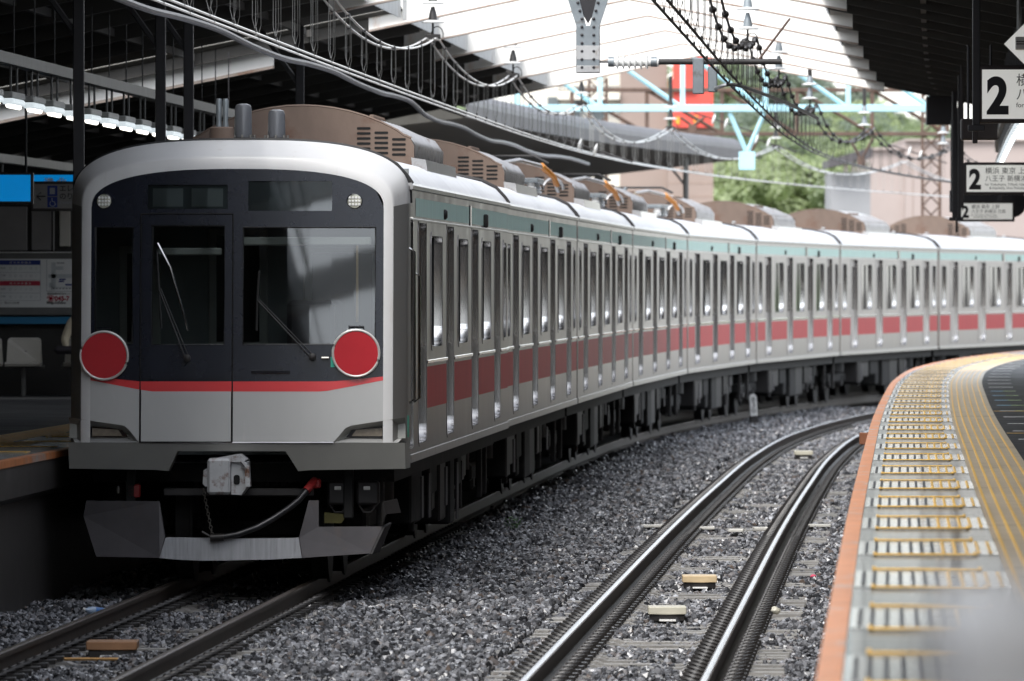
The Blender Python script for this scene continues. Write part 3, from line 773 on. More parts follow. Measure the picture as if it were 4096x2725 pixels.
def underframe(root, seed, y0, y1):
    rr = random.Random(seed)
    u = MB(); u.box(-1.25, 1.25, y0+.1, y1-.1, .84, .995); u.build('underframe', m_dark, root)
    for yb in (-6.9, 6.9):
        b = empty('bogie'); b.parent = root; b.location = (0, yb, 0)
        q = MB(); q.bbox(.78,.98,-1.6,1.6,.42,.60,.03); q.bbox(-.98,-.78,-1.6,1.6,.42,.60,.03); q.bbox(-.9,.9,-.25,.25,.45,.75,.03); q.build('bogie_frame', m_dark, b)
        for yw in (-1.05, 1.05):
            for s in (-1, 1):
                q = MB(); q.lathe([(.10,-.08),(.12,-.07),(.40,-.065),(.43,-.06),(.43,.06),(.46,.065),(.46,.085),(.10,.09)], (s*.566, yw, .43), 0, 24); q.build('wheel', m_dark2, b)
                q = MB(); q.bbox(s*.88-.10, s*.88+.10, yw-.16, yw+.16, .32, .56, .03); q.build('axle_box', m_dark2, b)
            q = MB(); q.tube([(-.5,yw,.43),(.5,yw,.43)], .08, 8); q.build('axle', m_dark, b)
        q = MB(); q.lathe([(.25,-.15),(.25,.15)], (.88,0,.78), 2, 12); q.build('air_spring', m_rubber, b)
    y = -4.9
    while y < 4.4:
        L_ = rr.uniform(.5, 1.7); h = rr.uniform(.25, .62); m_ = m_dark2 if rr.random() < .55 else m_dark
        q = MB(); q.bbox(rr.uniform(.3,.6), rr.uniform(1.10,1.24), y, y+L_, .84-h, .845, .02)
        bx = q.build('equipment_box', m_, root)
        if rr.random() < .6:
            q = MB(); q.bbox(1.245, 1.262, y+.1, y+.24, .84-h+.05, .80, .004); q.bbox(1.245,1.262,y+.32,y+.40,.84-h+.05,.80,.004); q.build('box_cover', m_plow, bx)
        q = MB(); q.bbox(-1.2, -.4, y, y+L_, .84-h, .845, .02); q.build('equipment_box', m_dark, root)
        y += L_ + rr.uniform(.12, .5)
    for yy in (-9.0, 9.0, -4.2, 4.6):
        q = MB(); q.bbox(1.10, 1.16, yy-.05, yy+.05, .30, .85, .01); q.build('step_iron', m_dark2, root)

def pantograph(root, yc):
    p_ = empty('pantograph'); p_.parent = root; p_.location = (0, yc, 0)
    q = MB(); q.bbox(-.75,.75,-.9,.9,3.78,3.84,.01); q.build('base_frame', m_galv, p_)
    for s in (-1, 1):
        for yy in (-.8, .8):
            q = MB(); q.lathe([(.05,0),(.075,.03),(.05,.05),(.075,.08),(.05,.10),(.05,.14)], (s*.65, yy, 3.64), 2, 10); q.build('base_insulator', m_porcelain, p_)
    q = MB(); q.tube([(0,.7,3.90),(0,-.8,3.98),(0,.75,4.12)], .035, 6); q.build('folded_arm', m_galv, p_)
    q = MB(); q.tube([(-.8,.75,4.05),(-.62,.75,4.14),(.62,.75,4.14),(.8,.75,4.05)], .02, 6); q.tube([(-.8,1.0,4.05),(-.62,1.0,4.14),(.62,1.0,4.14),(.8,1.0,4.05)], .02, 6); q.build('collector_head', m_dark2, p_)
    for s in (1,):
        q = MB(); q.tube([(.35,-1.9,4.02),(.55,-1.6,4.06),(.78,-1.1,4.0),(.93,-.6,3.86),(.98,-.2,3.68)], .028, 7); q.build('roof_cable', m_acmetal, p_)
        q = MB(); q.tube([(.80,-1.04,3.995),(.93,-.6,3.862),(.965,-.35,3.76)], .040, 8); q.build('orange_sleeve', m_orange, p_)
    q = MB(); q.tube([(.90+.13*math.cos(a), .1+.08*math.cos(a), 3.70+.14*math.sin(a)) for a in np.linspace(0,3.14,9)], .022, 6); q.build('cable_loop', m_acmetal, p_)
    return p_

NODES = [78.0, 98.0, 118.0, 137.9, 157.8, 177.7, 197.5, 217.2, 236.9]
def place(root, i):
    a = Vector((T(NODES[i]), NODES[i], 0)); b = Vector((T(NODES[i+1]), NODES[i+1], 0)); c = (a+b)/2
    
    if i == 0: c.x += .045
    root.location = c; root.rotation_euler = (0, 0, -math.atan2((b-a).x, (b-a).y))

# ---- intermediate cars
car0 = empty('train_car')
car_body(car0, -9.82, 9.82)
ac_unit(car0, 0.6)
underframe(car0, 3, -9.82, 9.82)
for yy in (-9.93,):
    q = MB(); q.box(-.55,.55,-10.1,-9.8,1.05,3.1); q.build('gangway', m_rubber, car0)
q = MB(); q.bbox(HW-.03, HW-.005, -9.98, -9.84, 1.05, 3.28, .004); q.build('gap_cover', m_brown, car0)
cars = [None] * 8
LAB = {1: 'second car of the train, right behind the leading cab car', 2: 'third car of the train, fully red band before the bend starts', 3: 'fourth car of the train, at the start of the bend',
       4: 'fifth car of the train, in the middle of the bend', 5: 'sixth car of the train, where the white marker post stands', 6: 'seventh car of the train, second last before the photo edge', 7: 'eighth and last visible train car, cut off at the right edge'}
LAB[2] = 'third car of the train, with a pantograph and orange cable on its roof'
for i in range(1, 8):
    c = car0 if i == 1 else copy_tree(car0)
    place(c, i); tag(c, 'stainless steel commuter coach with red and teal bands, ' + LAB[i].split(',')[0], 'train car', 'coaches of the commuter train'); cars[i] = c
for i in (2, 3, 4):
    pantograph(cars[i], -5.6 if i != 3 else -5.2)
    q = MB(); q.bbox(-.4,.45,-8.4,-7.2,3.62,3.98,.02); q.build('roof_box', m_tan, cars[i])

# ---- leading car
lead = empty('train_car'); place(lead, 0)
tag(lead, 'leading cab car with silver front, black windscreen and two red discs', 'train car', 'coaches of the commuter train')
car_body(lead, -9.30, 9.82, lead=True)
ac_unit(lead, .95, 5.0)
underframe(lead, 11, -9.2, 9.82)
FY = -10.0
def F(u, z): return FY + .012*u*u + (.07*(z-1.18) if z > 1.18 else (1.18-z)*.35)
def face(mb, cells, off=0.):
    """cells: list of (u0,u1,zlo,zhi) callables or numbers; quads on the front surface"""
    for (u0, u1, zl_, zh_, n) in cells:
        for i in range(n):
            a = u0 + (u1-u0)*i/n; b = u0 + (u1-u0)*(i+1)/n
            f0 = zl_ if callable(zl_) else (lambda u, k=zl_: k); f1 = zh_ if callable(zh_) else (lambda u, k=zh_: k)
            za, zb, zc, zd = f0(a), f0(b), f1(b), f1(a)
            m_ = max(1, int((zc-za)/.3))
            for j in range(m_):
                t0, t1 = j/m_, (j+1)/m_
                pts = [(a, za+(zd-za)*t0), (b, zb+(zc-zb)*t0), (b, zb+(zc-zb)*t1), (a, za+(zd-za)*t1)]
                mb.add([(u, F(u, z)+off, z) for u, z in pts], [(0,1,2,3)])
    return mb
def ztop(u): return 3.10 + .33 * max(0., 1 - (abs(u)/1.2051)**2.6)**(1/2.6)
def zred(u):  # upper edge of the red line: rises towards the ends
    return 1.683 + max(0., abs(u)-.80)*.10
def zredb(u): return 1.600 + max(0., abs(u)-.72)*.19
def zrec(u):  # top of the lamp recess
    a = abs(u)
    return 1.18 if a < .80 else min(1.18 + (a-.80)*1.25, 1.315 + (a-.90)*.15)
UB = 1.205
# silver ring of the cab mask
NI = 14; NT = 40
I_, O_ = [], []
for i in range(NI): I_.append((-UB, 1.18 + (3.10-1.18)*i/NI)); O_.append((-1.395, 1.18 + (3.15-1.18)*i/NI))
for i in range(NT+1):
    th = math.pi*(1 - i/NT); c, s = math.cos(th), max(0., math.sin(th))
    I_.append((UB*math.copysign(abs(c)**(2/2.6), c), 3.10+.33*s**(2/2.6))); O_.append((1.395*math.copysign(abs(c)**(2/2.9), c), 3.15+.525*s**(2/2.9)))
for i in range(NI-1,-1,-1): I_.append((UB, 1.18 + (3.10-1.18)*i/NI)); O_.append((1.395, 1.18 + (3.15-1.18)*i/NI))
rings = []
for (w_, dy) in ((0., 0.), (.36, .006), (.42, .014), (.50, .05), (.90, .235), (.97, .29), (1.0, .36), (1.0, .75)):
    ring = []
    for (a, b) in zip(I_, O_):
        u = a[0] + (b[0]-a[0])*w_; z = a[1] + (b[1]-a[1])*w_
        topness = min(1., max(0., (b[1]-3.2)/.35))
        y = F(a[0], a[1]) + dy*(1 + .35*topness) if w_ < 1 or dy < .5 else -9.25
        ring.append((u, y, z))
    rings.append(ring)
mk = MB(); co_ = {-1: MB(), 1: MB()}; n = len(I_)
v = [p for r_ in rings for p in r_]
f = []; fc = {-1: [], 1: []}
for k in range(len(rings)-1):
    for i in range(n-1):
        q_ = (k*n+i, k*n+i+1, (k+1)*n+i+1, (k+1)*n+i)
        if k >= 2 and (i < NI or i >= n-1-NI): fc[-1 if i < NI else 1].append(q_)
        else: f.append(q_)
mk.add(v, f, True); mk.build('cab_mask', m_mask, lead)
for s in (-1, 1): co_[s].add(v, fc[s], True); co_[s].build('corner_panel', m_corner_shade, lead)  # mask chamfers split off to carry the painted shade
q = MB(); q.tube([(x*1.002, -9.27, z+.004) for x, z in O_[NI:-NI]], .014, 5); q.build('mask_seam', m_rubber, lead)
# black surround with openings
hl = [(-1.17,-.86,1.99,2.95), (-.70,-.10,1.985,2.96), (.05,1.14,1.985,2.95)]     # left window, door window, right windscreen
hd = [(-.74,-.08,3.10,3.30), (.09,.78,3.085,3.33)]                                # display openings
blk = MB()
us = sorted(set([-UB, UB] + [a for h in hl + hd for a in h[:2]]))
cells = []
for a, b in zip(us[:-1], us[1:]):
    m_ = (a+b)/2; holes = sorted([(h[2], h[3]) for h in hl + hd if h[0] <= m_ <= h[1]]); nn = max(1, int((b-a)/.06))
    lo = zred
    for (h0, h1) in holes: cells.append((a, b, lo, h0, nn)); lo = h1
    cells.append((a, b, lo, ztop, nn))
face(blk, cells); blk.build('black_surround', m_blackpanel, lead)
for nm, (u0, u1, z0, z1) in zip(('side_window', 'door_window', 'windscreen'), hl):
    g_ = MB(); face(g_, [(u0, u1, z0, z1, 6)], .012); o = g_.build(nm, m_glass, lead)
    r_ = MB()
    pts = [(u0,z0),(u1,z0),(u1,z1),(u0,z1)]
    r_.tube([(u, F(u,z)+.003, z) for u, z in pts], .010, 4, closed=True); r_.build('window_seal', m_rubber, o)
for (u0, u1, z0, z1) in hd:
    g_ = MB(); face(g_, [(u0, u1, z0, z1, 4)], .03); o = g_.build('destination_display', m_display, lead)
    g2 = MB(); face(g2, [(u0, u1, z0, z1, 4)], .010); g2.build('display_glass', m_glass, o)
# upper display panes above the door
for (a, b) in ((-.70,-.45), (-.38,-.12)):
    q = MB(); face(q, [(a, b, 3.12, 3.27, 2)], .026); q.build('display_panel', m_cab, lead)
# red line and lower silver panels (left, door, right)
rl = MB(); face(rl, [(-UB, -.80, zredb, zred, 8), (-.79, -.04, zredb, zred, 8), (-.03, UB, zredb, zred, 14)], -.003); rl.build('red_line', m_redline, lead)
lp = MB(); face(lp, [(-UB, -.80, zrec, zredb, 10)], -.0015); lp.build('front_panel', m_silver, lead)
lp = MB(); face(lp, [(-.03, UB, zrec, zredb, 24)], -.0015); lp.build('front_panel', m_silver, lead)
dpn = MB(); face(dpn, [(-.785, -.045, 1.19, zredb, 8)], -.006); dpn.build('door_panel', m_silver, lead)
gp = MB()
for u in (-.795, -.035): gp.tube([(u, F(u,z)-.002, z) for z in (1.185, 1.6, 2.2, 2.8, 3.06)], .0065, 4)
gp.tube([(-.795, F(-.795,1.185)-.002, 1.185), (-.035, F(-.035,1.185)-.002, 1.185)], .008, 4)
gp.tube([(-.795, F(-.795,3.06)-.002, 3.06), (-.035, F(-.035,3.06)-.002, 3.06)], .0065, 4)
gp.build('door_gap', m_hole, lead)
df = MB()
for (u0,u1,z0,z1) in ((-.775,-.72,1.70,3.045),(-.10,-.055,1.70,3.045),(-.72,-.10,2.97,3.045),(-.72,-.10,1.70,1.975)): face(df, [(u0,u1,z0,z1,2)], -.010)
df.build('front_door', m_blackpanel, lead)
# lamp recesses in the lower corners
for s in (-1, 1):
    rc = MB(); ub = [s*(.80 + .045*i) for i in range(14)]
    dpt = lambda u: .16
    for a, b in zip(ub[:-1], ub[1:]):
        za, zb = zrec(a), zrec(b)
        aa, bb = max(-1.385, min(1.385, a)), max(-1.385, min(1.385, b))
        k0 = min(1., (abs(a)-.80)/.12)*.10; k1 = min(1., (abs(b)-.80)/.12)*.10
        rc.add([(aa,F(aa,za),za),(bb,F(bb,zb),zb),(bb,F(bb,zb)+k1,max(1.181,zb-.05)),(aa,F(aa,za)+k0,max(1.181,za-.05))], [(0,1,2,3)])
        rc.add([(aa,F(aa,za)+k0,max(1.181,za-.05)),(bb,F(bb,zb)+k1,max(1.181,zb-.05)),(bb,F(bb,1.2)+k1,1.215),(aa,F(aa,1.2)+k0,1.215 if k0 > .05 else 1.181)], [(0,1,2,3)])
    rc.build('lamp_recess', m_skirt, lead)
    sh = MB(); sh.add([(s*.80,F(.8,1.18)-.002,1.181),(s*1.33,F(1.33,1.18)-.002,1.181),(s*1.36,F(1.33,1.18)+.12,1.217),(s*.92,F(.9,1.18)+.10,1.217)], [(0,1,2,3)]); sh.build('recess_shelf', m_silver, lead)
    fr_ = MB(); fr_.add([(s*.895,F(.9,1.2)+.083,1.222),(s*1.22,F(1.2,1.2)+.083,1.222),(s*1.22,F(1.2,1.2)+.083,1.312),(s*.955,F(.95,1.2)+.083,1.295)], [(0,1,2,3)]); o = fr_.build('lamp_frame', m_black, lead)
    l_ = MB(); l_.add([(s*.945,F(.9,1.2)+.078,1.234),(s*1.195,F(1.2,1.2)+.078,1.234),(s*1.195,F(1.2,1.2)+.078,1.298),(s*.98,F(.95,1.2)+.078,1.285)], [(0,1,2,3)]); l_.build('lamp_lens', m_lamp_strip, o)
# lower skirt with the coupler notch
def zsk(u):
    a = u + .015
    if a < -.55 or a > .52: return .945 + .02*abs(u)/1.4
    if a < -.47: return .945 + (a+.55)/.08*.165
    if a > .42: return .945 + (.52-a)/.10*.165
    return 1.11
sk_ = MB(); face(sk_, [(-1.385, -.565, zsk, 1.18, 8), (-.565, -.485, zsk, 1.18, 3), (-.485, .405, zsk, 1.18, 8), (.405, .505, zsk, 1.18, 3), (.505, 1.385, zsk, 1.18, 8)])
for s in (-1, 1): sk_.add([(s*1.385,F(1.385,1.18),1.18),(s*1.395,-9.3,1.18),(s*1.395,-9.3,.965),(s*1.385,F(1.385,.965),.965)], [(0,1,2,3)])
us = [-.565,-.485,.405,.505]
for a, b in zip(us[:-1], us[1:]):
    sk_.add([(a,F(a,zsk(a)),zsk(a)),(b,F(b,zsk(b)),zsk(b)),(b,F(b,zsk(b))+.25,zsk(b)),(a,F(a,zsk(a))+.25,zsk(a))], [(0,1,2,3)])
sk_.build('front_skirt', m_skirt, lead)
lm = MB(); lm.tube([(u, F(u,1.18)-.003, 1.18) for u in np.linspace(-.8,.8,12)], .006, 4); lm.build('skirt_seam', m_polish, lead)
# round headlights with LED cells
for u in (-1.10, .965):
    z = 3.165; hb = empty('headlight'); hb.parent = lead; hb.location = (u, F(u,z), z)
    q = MB(); q.lathe([(.066,.0),(.064,-.008),(.058,-.010),(.058,.0)], (0,0,0), 1, 24); q.build('bezel', m_black, hb)
    q = MB(); q.lathe([(.058,-.004),(.03,-.006),(.004,-.006)], (0,0,0), 1, 24); q.build('reflector', m_lens, hb)
    for ix in range(4):
        for iz in range(3):
            x, zz = (ix-1.5)*.026, (iz-1)*.028
            if math.hypot(x, zz) < .052:
                q = MB(); q.lathe([(.0105,-.006),(.0105,-.009),(.006,-.011)], (x,0,zz), 1, 10); q.build('led_cell', m_porcelain, hb)
# red discs
for u, z, rr_ in ((-1.09, 1.895, .196), (.985, 1.915, .190)):
    d = empty('red_disc'); d.parent = lead; d.location = (u, F(u,z)-.06, z); d.rotation_euler = (R(2), 0, R(-2) if u < 0 else R(2))
    q = MB(); q.lathe([(.01,0),(rr_-.010,0),(rr_-.010,.02),(.01,.02)], (0,0,0), 1, 48); q.build('disc_face', m_disc, d)
    q = MB(); q.tube([(rr_*math.cos(a), .004, rr_*math.sin(a)) for a in np.linspace(0, 2*math.pi, 49)[:-1]], .011, 8, closed=True); q.build('disc_rim', m_rim, d)
    q = MB(); q.tube([(-.06,.02,rr_-.02),(-.06,.02,rr_+.03),(.06,.02,rr_+.03),(.06,.02,rr_-.02)], .006, 5); q.build('disc_handle', m_black, d)
    q = MB(); q.bbox(-.03,.03,.02,.055,-.05,.05,.004); q.build('disc_bracket', m_dark2, d)
q = MB(); face(q, [(.775,.83,1.80,1.885,1)], -.012); q.build('green_tag', m_green, lead)
q = MB(); u=.73; q.tube([(u-.03,F(u,1.87)-.02,1.875),(u+.03,F(u,1.87)-.02,1.875)], .012, 6); q.build('latch', m_chain, lead)
q = MB(); q.bbox(.12,.44,F(.3,1.77)-.012,F(.3,1.77)+.02,1.745,1.775,.003); q.build('front_grab_bar', m_black, lead)
# wipers
def wiper(piv, tip_lo, tip_hi, mid, nm):
    wq = empty('wiper'); wq.parent = lead
    P = lambda u, z, o_: (u, F(u, z) - o_, z)
    q = MB(); q.tube([P(piv[0],piv[1],.05), P(mid[0],mid[1],.045)], .007, 6); q.tube([P(piv[0]+.03,piv[1]+.005,.05), P(mid[0]+.012,mid[1]+.01,.045)], .005, 6); q.build('wiper_arm', m_rubber if nm else m_dark2, wq)
    q = MB(); q.tube([P(*tip_lo,.03), P(*mid,.035), P(*tip_hi,.03)], .010, 6); q.build('wiper_blade', m_rubber, wq)
    q = MB(); q.lathe([(.03,0),(.03,-.05),(.015,-.06)], (piv[0]+.015, F(*piv), piv[1]), 1, 12); q.build('wiper_pivot', m_dark2, wq)
wiper((.61,1.885), (.165,2.10), (.185,2.595), (.17,2.35), 1)
wiper((-.42,1.875), (-.62,2.12), (-.66,2.75), (-.64,2.44), 0)
q = MB(); q.tube([(-.655,F(-.6,2.8)-.02,2.82),(-.55,F(-.55,2.6)-.02,2.62),(-.40,F(-.4,2.2)-.02,2.10)], .009, 5); q.build('pillar_rod', m_polish, lead)
# cab interior
ci_ = MB(); ci_.box(-1.33,1.33,-8.35,-8.30,1.05,3.45); ci_.build('cab_bulkhead', m_cab, lead)
for (a,b,c,d_) in ((-1.1,-.75,1.9,2.8),(-.35,.15,1.2,2.95),(.45,1.1,1.95,2.8)):
    q = MB(); q.bbox(a,b,-8.375,-8.352,c,d_,.01); o = q.build('bulkhead_panel', m_cab2, lead)
    q = MB(); q.box(a+.07,b-.07,-8.39,-8.378,max(c+.06,2.0),d_-.06); q.build('bulkhead_window', m_sideglass, o)
q = MB(); q.bbox(.02,1.18,-9.75,-9.2,1.1,1.93,.05); q.build('driver_console', m_cab, lead)
q = MB(); q.bbox(-1.2,-.82,-9.75,-9.3,1.1,1.98,.04); q.build('side_cabinet', m_cab, lead)
q = MB(); q.bbox(.35,.75,-9.0,-8.9,1.6,2.35,.04); q.bbox(.35,.75,-9.3,-8.92,1.5,1.62,.04); q.build('driver_seat', m_trouser, lead)
q = MB(); q.bbox(.0,1.10,F(.5,2.9)+.05,F(.5,2.9)+.08,2.80,2.87,.01); q.build('sun_blind', m_cab2, lead)
q = MB(); q.bbox(-.66,-.13,F(-.4,2.8)+.05,F(-.4,2.8)+.08,2.72,2.78,.01); q.build('sun_blind', m_cab2, lead)
q = MB(); q.tube([(.985,F(1,2.8)+.06,2.80),(.985,F(1,2.1)+.1,2.17)], .011, 6); q.build('blind_rod', m_tan, lead)
# roof aerials
for (u, y, r_, zt, base) in ((-.02,-8.9,.075,3.985,m_canister), (.245,-8.7,.075,3.94,m_canister)):
    a_ = empty('aerial'); a_.parent = lead; a_.location = (u, y, 3.655)
    q = MB(); q.lathe([(.10,0),(.10,.05),(.11,.055),(.11,.075),(.08,.08)], (0,0,-.03), 2, 20); q.build('aerial_flange', m_dark2, a_)
    q = MB(); hgt = zt-3.655; q.lathe([(r_,.03),(r_*.93,hgt-.04),(r_*.80,hgt-.012),(r_*.4,hgt)], (0,0,0), 2, 22); q.build('aerial_body', m_canister, a_)
    q = MB()
    for k in range(8): q.lathe([(.010,0),(.010,.03)], (.095*math.cos(k*.785),.095*math.sin(k*.785),.04), 2, 6)
    q.build('flange_bolts', m_chain, a_)
a_ = empty('horn'); a_.parent = lead; a_.location = (-.19, -9.0, 3.64)
q = MB(); q.lathe([(.105,-.02),(.10,.14),(.085,.15)], (0,0,0), 2, 20); q.build('horn_base', m_brown, a_)
for dx in (-.025,.03):
    q = MB(); q.lathe([(.03,.13),(.022,.2),(.026,.36),(.02,.385)], (dx,0,0), 2, 12); q.build('horn_pipe', m_galv, a_)
# coupler
cp = empty('coupler'); cp.parent = lead; cp.location = (-.06, -10.25, .925)
q = MB(); q.bbox(-.16,.03,-.02,.45,-.165,.13,.02); q.prism([(-.15,.12),(.0,.15),(.10,.165),(.16,.12),(.13,.10),(-.13,.10)], 1, .0, .4); q.build('coupler_head', m_coupler, cp)
q = MB(); q.prism([(.035,-.165),(.115,-.17),(.165,-.10),(.165,.10),(.10,.12),(.035,.10)], 1, .03, .42); hd_ = q.build('coupler_jaw', m_coupler, cp)
q = MB(); q.prism([(.15,.08),(.175,-.03),(.175,-.10),(.155,-.10)], 1, -.04, .1); q.prism([(.12,.135),(.185,.06),(.195,-.10),(.175,-.10),(.165,.05),(.11,.115)], 1, -.03,.1); q.build('coupler_horn', m_coupler, cp)
q = MB(); q.prism(rrect(.055,.105,-.085,-.005,.02,.02), 1, .022, .0295); q.build('coupler_hole', m_hole, hd_)
q = MB(); q.prism([(-.165,.05),(-.195,.03),(-.20,-.08),(-.18,-.10),(-.162,-.10)], 1, .05, .2); q.build('coupler_lug', m_coupler, cp)
q = MB(); q.tube([(0,.4,0),(0,1.6,0)], .09, 10); q.build('draw_bar', m_dark, cp)
# beam and lower front gear
q = MB(); q.bbox(-.62,.62,-9.75,-9.68,.735,.80,.01); q.build('cross_beam', m_dark2, lead)
for a in (.725, .965):
    q = MB(); q.bbox(a,a+.19,-9.62,-9.5,.66,.86,.02); o = q.build('junction_box', m_dark2, lead)
    q = MB(); q.bbox(a+.06,a+.115,-9.632,-9.621,.785,.815,.004); q.build('box_latch', m_porcelain, o)
    q = MB(); q.tube([(a+.02,-9.6,.66),(a+.06,-9.6,.60),(a+.12,-9.6,.60),(a+.17,-9.6,.66)], .008, 5); q.build('box_handle', m_dark2, o)
q = MB(); q.bbox(-.93,-.82,-9.65,-9.55,.72,.83,.01); q.build('red_cock', m_redmetal, lead)
q = MB(); q.lathe([(.012,0),(.016,.03),(.010,.06)], (-1.0,-9.66,.755), 2, 8); q.build('air_tap', m_chain, lead)
q = MB(); q.tube([(.63,-9.72,.865),(.60,-9.78,.83),(.565,-9.80,.785)], .035, 8); q.bbox(.60,.68,-9.75,-9.68,.80,.88,.015); q.build('red_hose_fitting', m_redmetal, lead)
q = MB(); q.tube([(.565,-9.80,.78),(.50,-9.86,.70),(.42,-9.92,.635),(.30,-9.98,.555),(.18,-10.02,.488),(.02,-10.05,.43),(-.12,-10.06,.405)], .026, 10); q.build('brake_hose', m_hose, lead)
q = MB(); q.tube([(-.10,-10.06,.407),(-.21,-10.06,.40)], .034, 10); q.tube([(-.22,-10.06,.415),(-.28,-10.06,.45)], .012, 6); q.build('hose_coupling', m_clip, lead)
ch = MB()
for k in range(14):
    t_ = k/13; cx, cz = -.265 + .07*t_, .79 - .36*t_; e1 = (.012 if k % 2 else .003)
    ch.tube([(cx + e1*math.cos(a), -10.06 + (.003 if k % 2 else .012)*math.cos(a), cz + .017*math.sin(a)) for a in np.linspace(0, 2*math.pi, 9)[:-1]], .0042, 5, closed=True)
ch.build('safety_chain', m_chain, lead)
# snow plough
pw = empty('snow_plough'); pw.parent = lead; pw.location = (0, -9.9, 0)
q = MB(); q.add([(-1.25,.16,.695),(-.635,-.02,.695),(-.585,-.06,.40),(-.625,-.09,.232),(-1.16,.06,.237),(-1.275,.18,.566)], [(0,1,2,3,4,5)]); q.add([(-1.25,.16,.695),(-1.275,.18,.566),(-1.16,.06,.237),(-1.16,.5,.237),(-1.25,.6,.695)], [(0,1,2,3,4)])
o = q.build('plough_plate', m_plow, pw); md = o.modifiers.new('thick','SOLIDIFY'); md.thickness = .02
q = MB(); q.add([(.592,.0,.705),(.672,.0,.705),(.672,.0,.488),(1.19,.12,.488),(1.09,.07,.268),(.545,-.09,.235),(.515,-.06,.40),(.56,-.03,.576)], [(0,1,2,7),(2,3,4,5,6,7)])
o = q.build('plough_plate', m_plow, pw); md = o.modifiers.new('thick','SOLIDIFY'); md.thickness = .02
q = MB(); q.add([(1.19,.125,.488),(1.24,.3,.52),(1.14,.3,.28),(1.09,.075,.268)], [(0,1,2,3)]); q.add([(1.20,.06,.69),(1.31,.16,.715),(1.34,.18,.60),(1.225,.08,.59),(1.185,.09,.50)], [(0,1,2,3,4)])
o = q.build('plough_wing', m_dark2, pw); md = o.modifiers.new('thick','SOLIDIFY'); md.thickness = .02
q = MB(); q.prism([(-.58,.398),(-.56,.404),(0,.393),(.48,.398),(.513,.404),(.54,.236),(.3,.222),(-.1,.213),(-.28,.211),(-.45,.218),(-.63,.232)], 1, -.125, -.092); q.build('plough_bar', m_plowbar, pw)
q = MB(); q.add([(.70,.30,.60),(.90,.30,.58),(.84,.30,.51),(.70,.30,.51)], [(0,1,2,3)]); o = q.build('yellow_mark', mat('dull_yellow',(.07,.062,.008),.6), pw)
for x in (-.9, .9):
    q = MB(); q.bbox(x-.04,x+.04,.25,.35,.55,1.0,.01); q.build('plough_bracket', m_dark, pw)
def wx_(px, Y): return (px - 2048)*Y/38000
def wz_(py, Y): return CAM_Z + (1138 - py)*Y/38000
# ================================================================== OVERHEAD LINES
def smooth_pts(pts, n=6):
    out = []
    for i in range(len(pts)-1):
        p0 = pts[max(i-1,0)]; p1 = pts[i]; p2 = pts[i+1]; p3 = pts[min(i+2,len(pts)-1)]
        for k in range(n):
            t = k/n
            out.append(tuple(.5*((2*p1[j]) + (-p0[j]+p2[j])*t + (2*p0[j]-5*p1[j]+4*p2[j]-p3[j])*t*t + (-p0[j]+3*p1[j]-3*p2[j]+p3[j])*t**3) for j in range(3)))
    out.append(pts[-1]); return out
SUP = [26.0, 47.0, 68.0, 89.0, 110.5, 131.0, 151.5, 175.0, 198.0, 222.0, 246.0]
def mess_z(Y, hang=5.36, sag=.34):
    for a, b in zip(SUP[:-1], SUP[1:]):
        if a <= Y <= b:
            t = (Y-a)/(b-a); return hang - 4*sag*t*(1-t)*((b-a)/21)**2
    return hang
def overhead_line(d, label, dark, ball):
    root = empty('overhead_line', fr(100, d, 0), label=label, cat='overhead wire')
    inv = Matrix.Translation(Vector(root.location)).inverted()
    wm = m_wiredk if dark else m_wire
    ZW = 4.60
    for s in (-1, 1):
        q = MB(); q.tube([fr(y, d + s*.055, ZW) for y in rng_y(30, 244, 2.5)], .011 if not dark else .013, 5); o = q.build('contact_wire', wm, root); o.matrix_parent_inverse = inv
        q = MB(); q.tube([fr(y, d + s*.055, mess_z(y)) for y in rng_y(26, 246, 1.0)], .013, 5); o = q.build('messenger_wire', wm, root); o.matrix_parent_inverse = inv
        # droppers: a thin wire loop hung over the messenger and clipped to the contact wire
        for a, b in zip(SUP[2:-2], SUP[3:-1]):
            for k in range(8):
                y = a + (b-a)*(k+.5+s*.12)/8
                if y < 66: continue
                zt = mess_z(y); x0, y0, _ = fr(y, d + s*.055); q = MB()
                lp = .022
                q.tube([(x0-lp,y0,zt+.01),(x0-lp*1.1,y0,ZW+.12),(x0-.006,y0,ZW+.05),(x0,y0,ZW),(x0+.006,y0,ZW+.05),(x0+lp*1.1,y0,ZW+.12),(x0+lp,y0,zt+.01)], .0030 if not dark else .0028, 4, caps=False)
                o = q.build('dropper', wm, root); o.matrix_parent_inverse = inv
                q = MB(); q.lathe([(.006,-.022),(ball,-.012),(ball*1.08,0),(ball,.012),(.006,.022)] if ball < .03 else [(.006,-ball),(ball*.7,-ball*.72),(ball,0),(ball*.7,ball*.72),(.006,ball)], (x0,y0,zt), 1, 10); o = q.build('wire_clamp', m_clip, root); o.matrix_parent_inverse = inv
                q = MB(); q.bbox(x0-.010,x0+.010,y0-.03,y0+.03,ZW-.008,ZW+.04,.004); o = q.build('wire_clip', m_clip, root); o.matrix_parent_inverse = inv
    return root
overhead_line(0., 'bright twin contact wires with loop droppers over the train', False, .020)
overhead_line(D2, 'dark twin contact wires with round clamps over the empty track', True, .038)
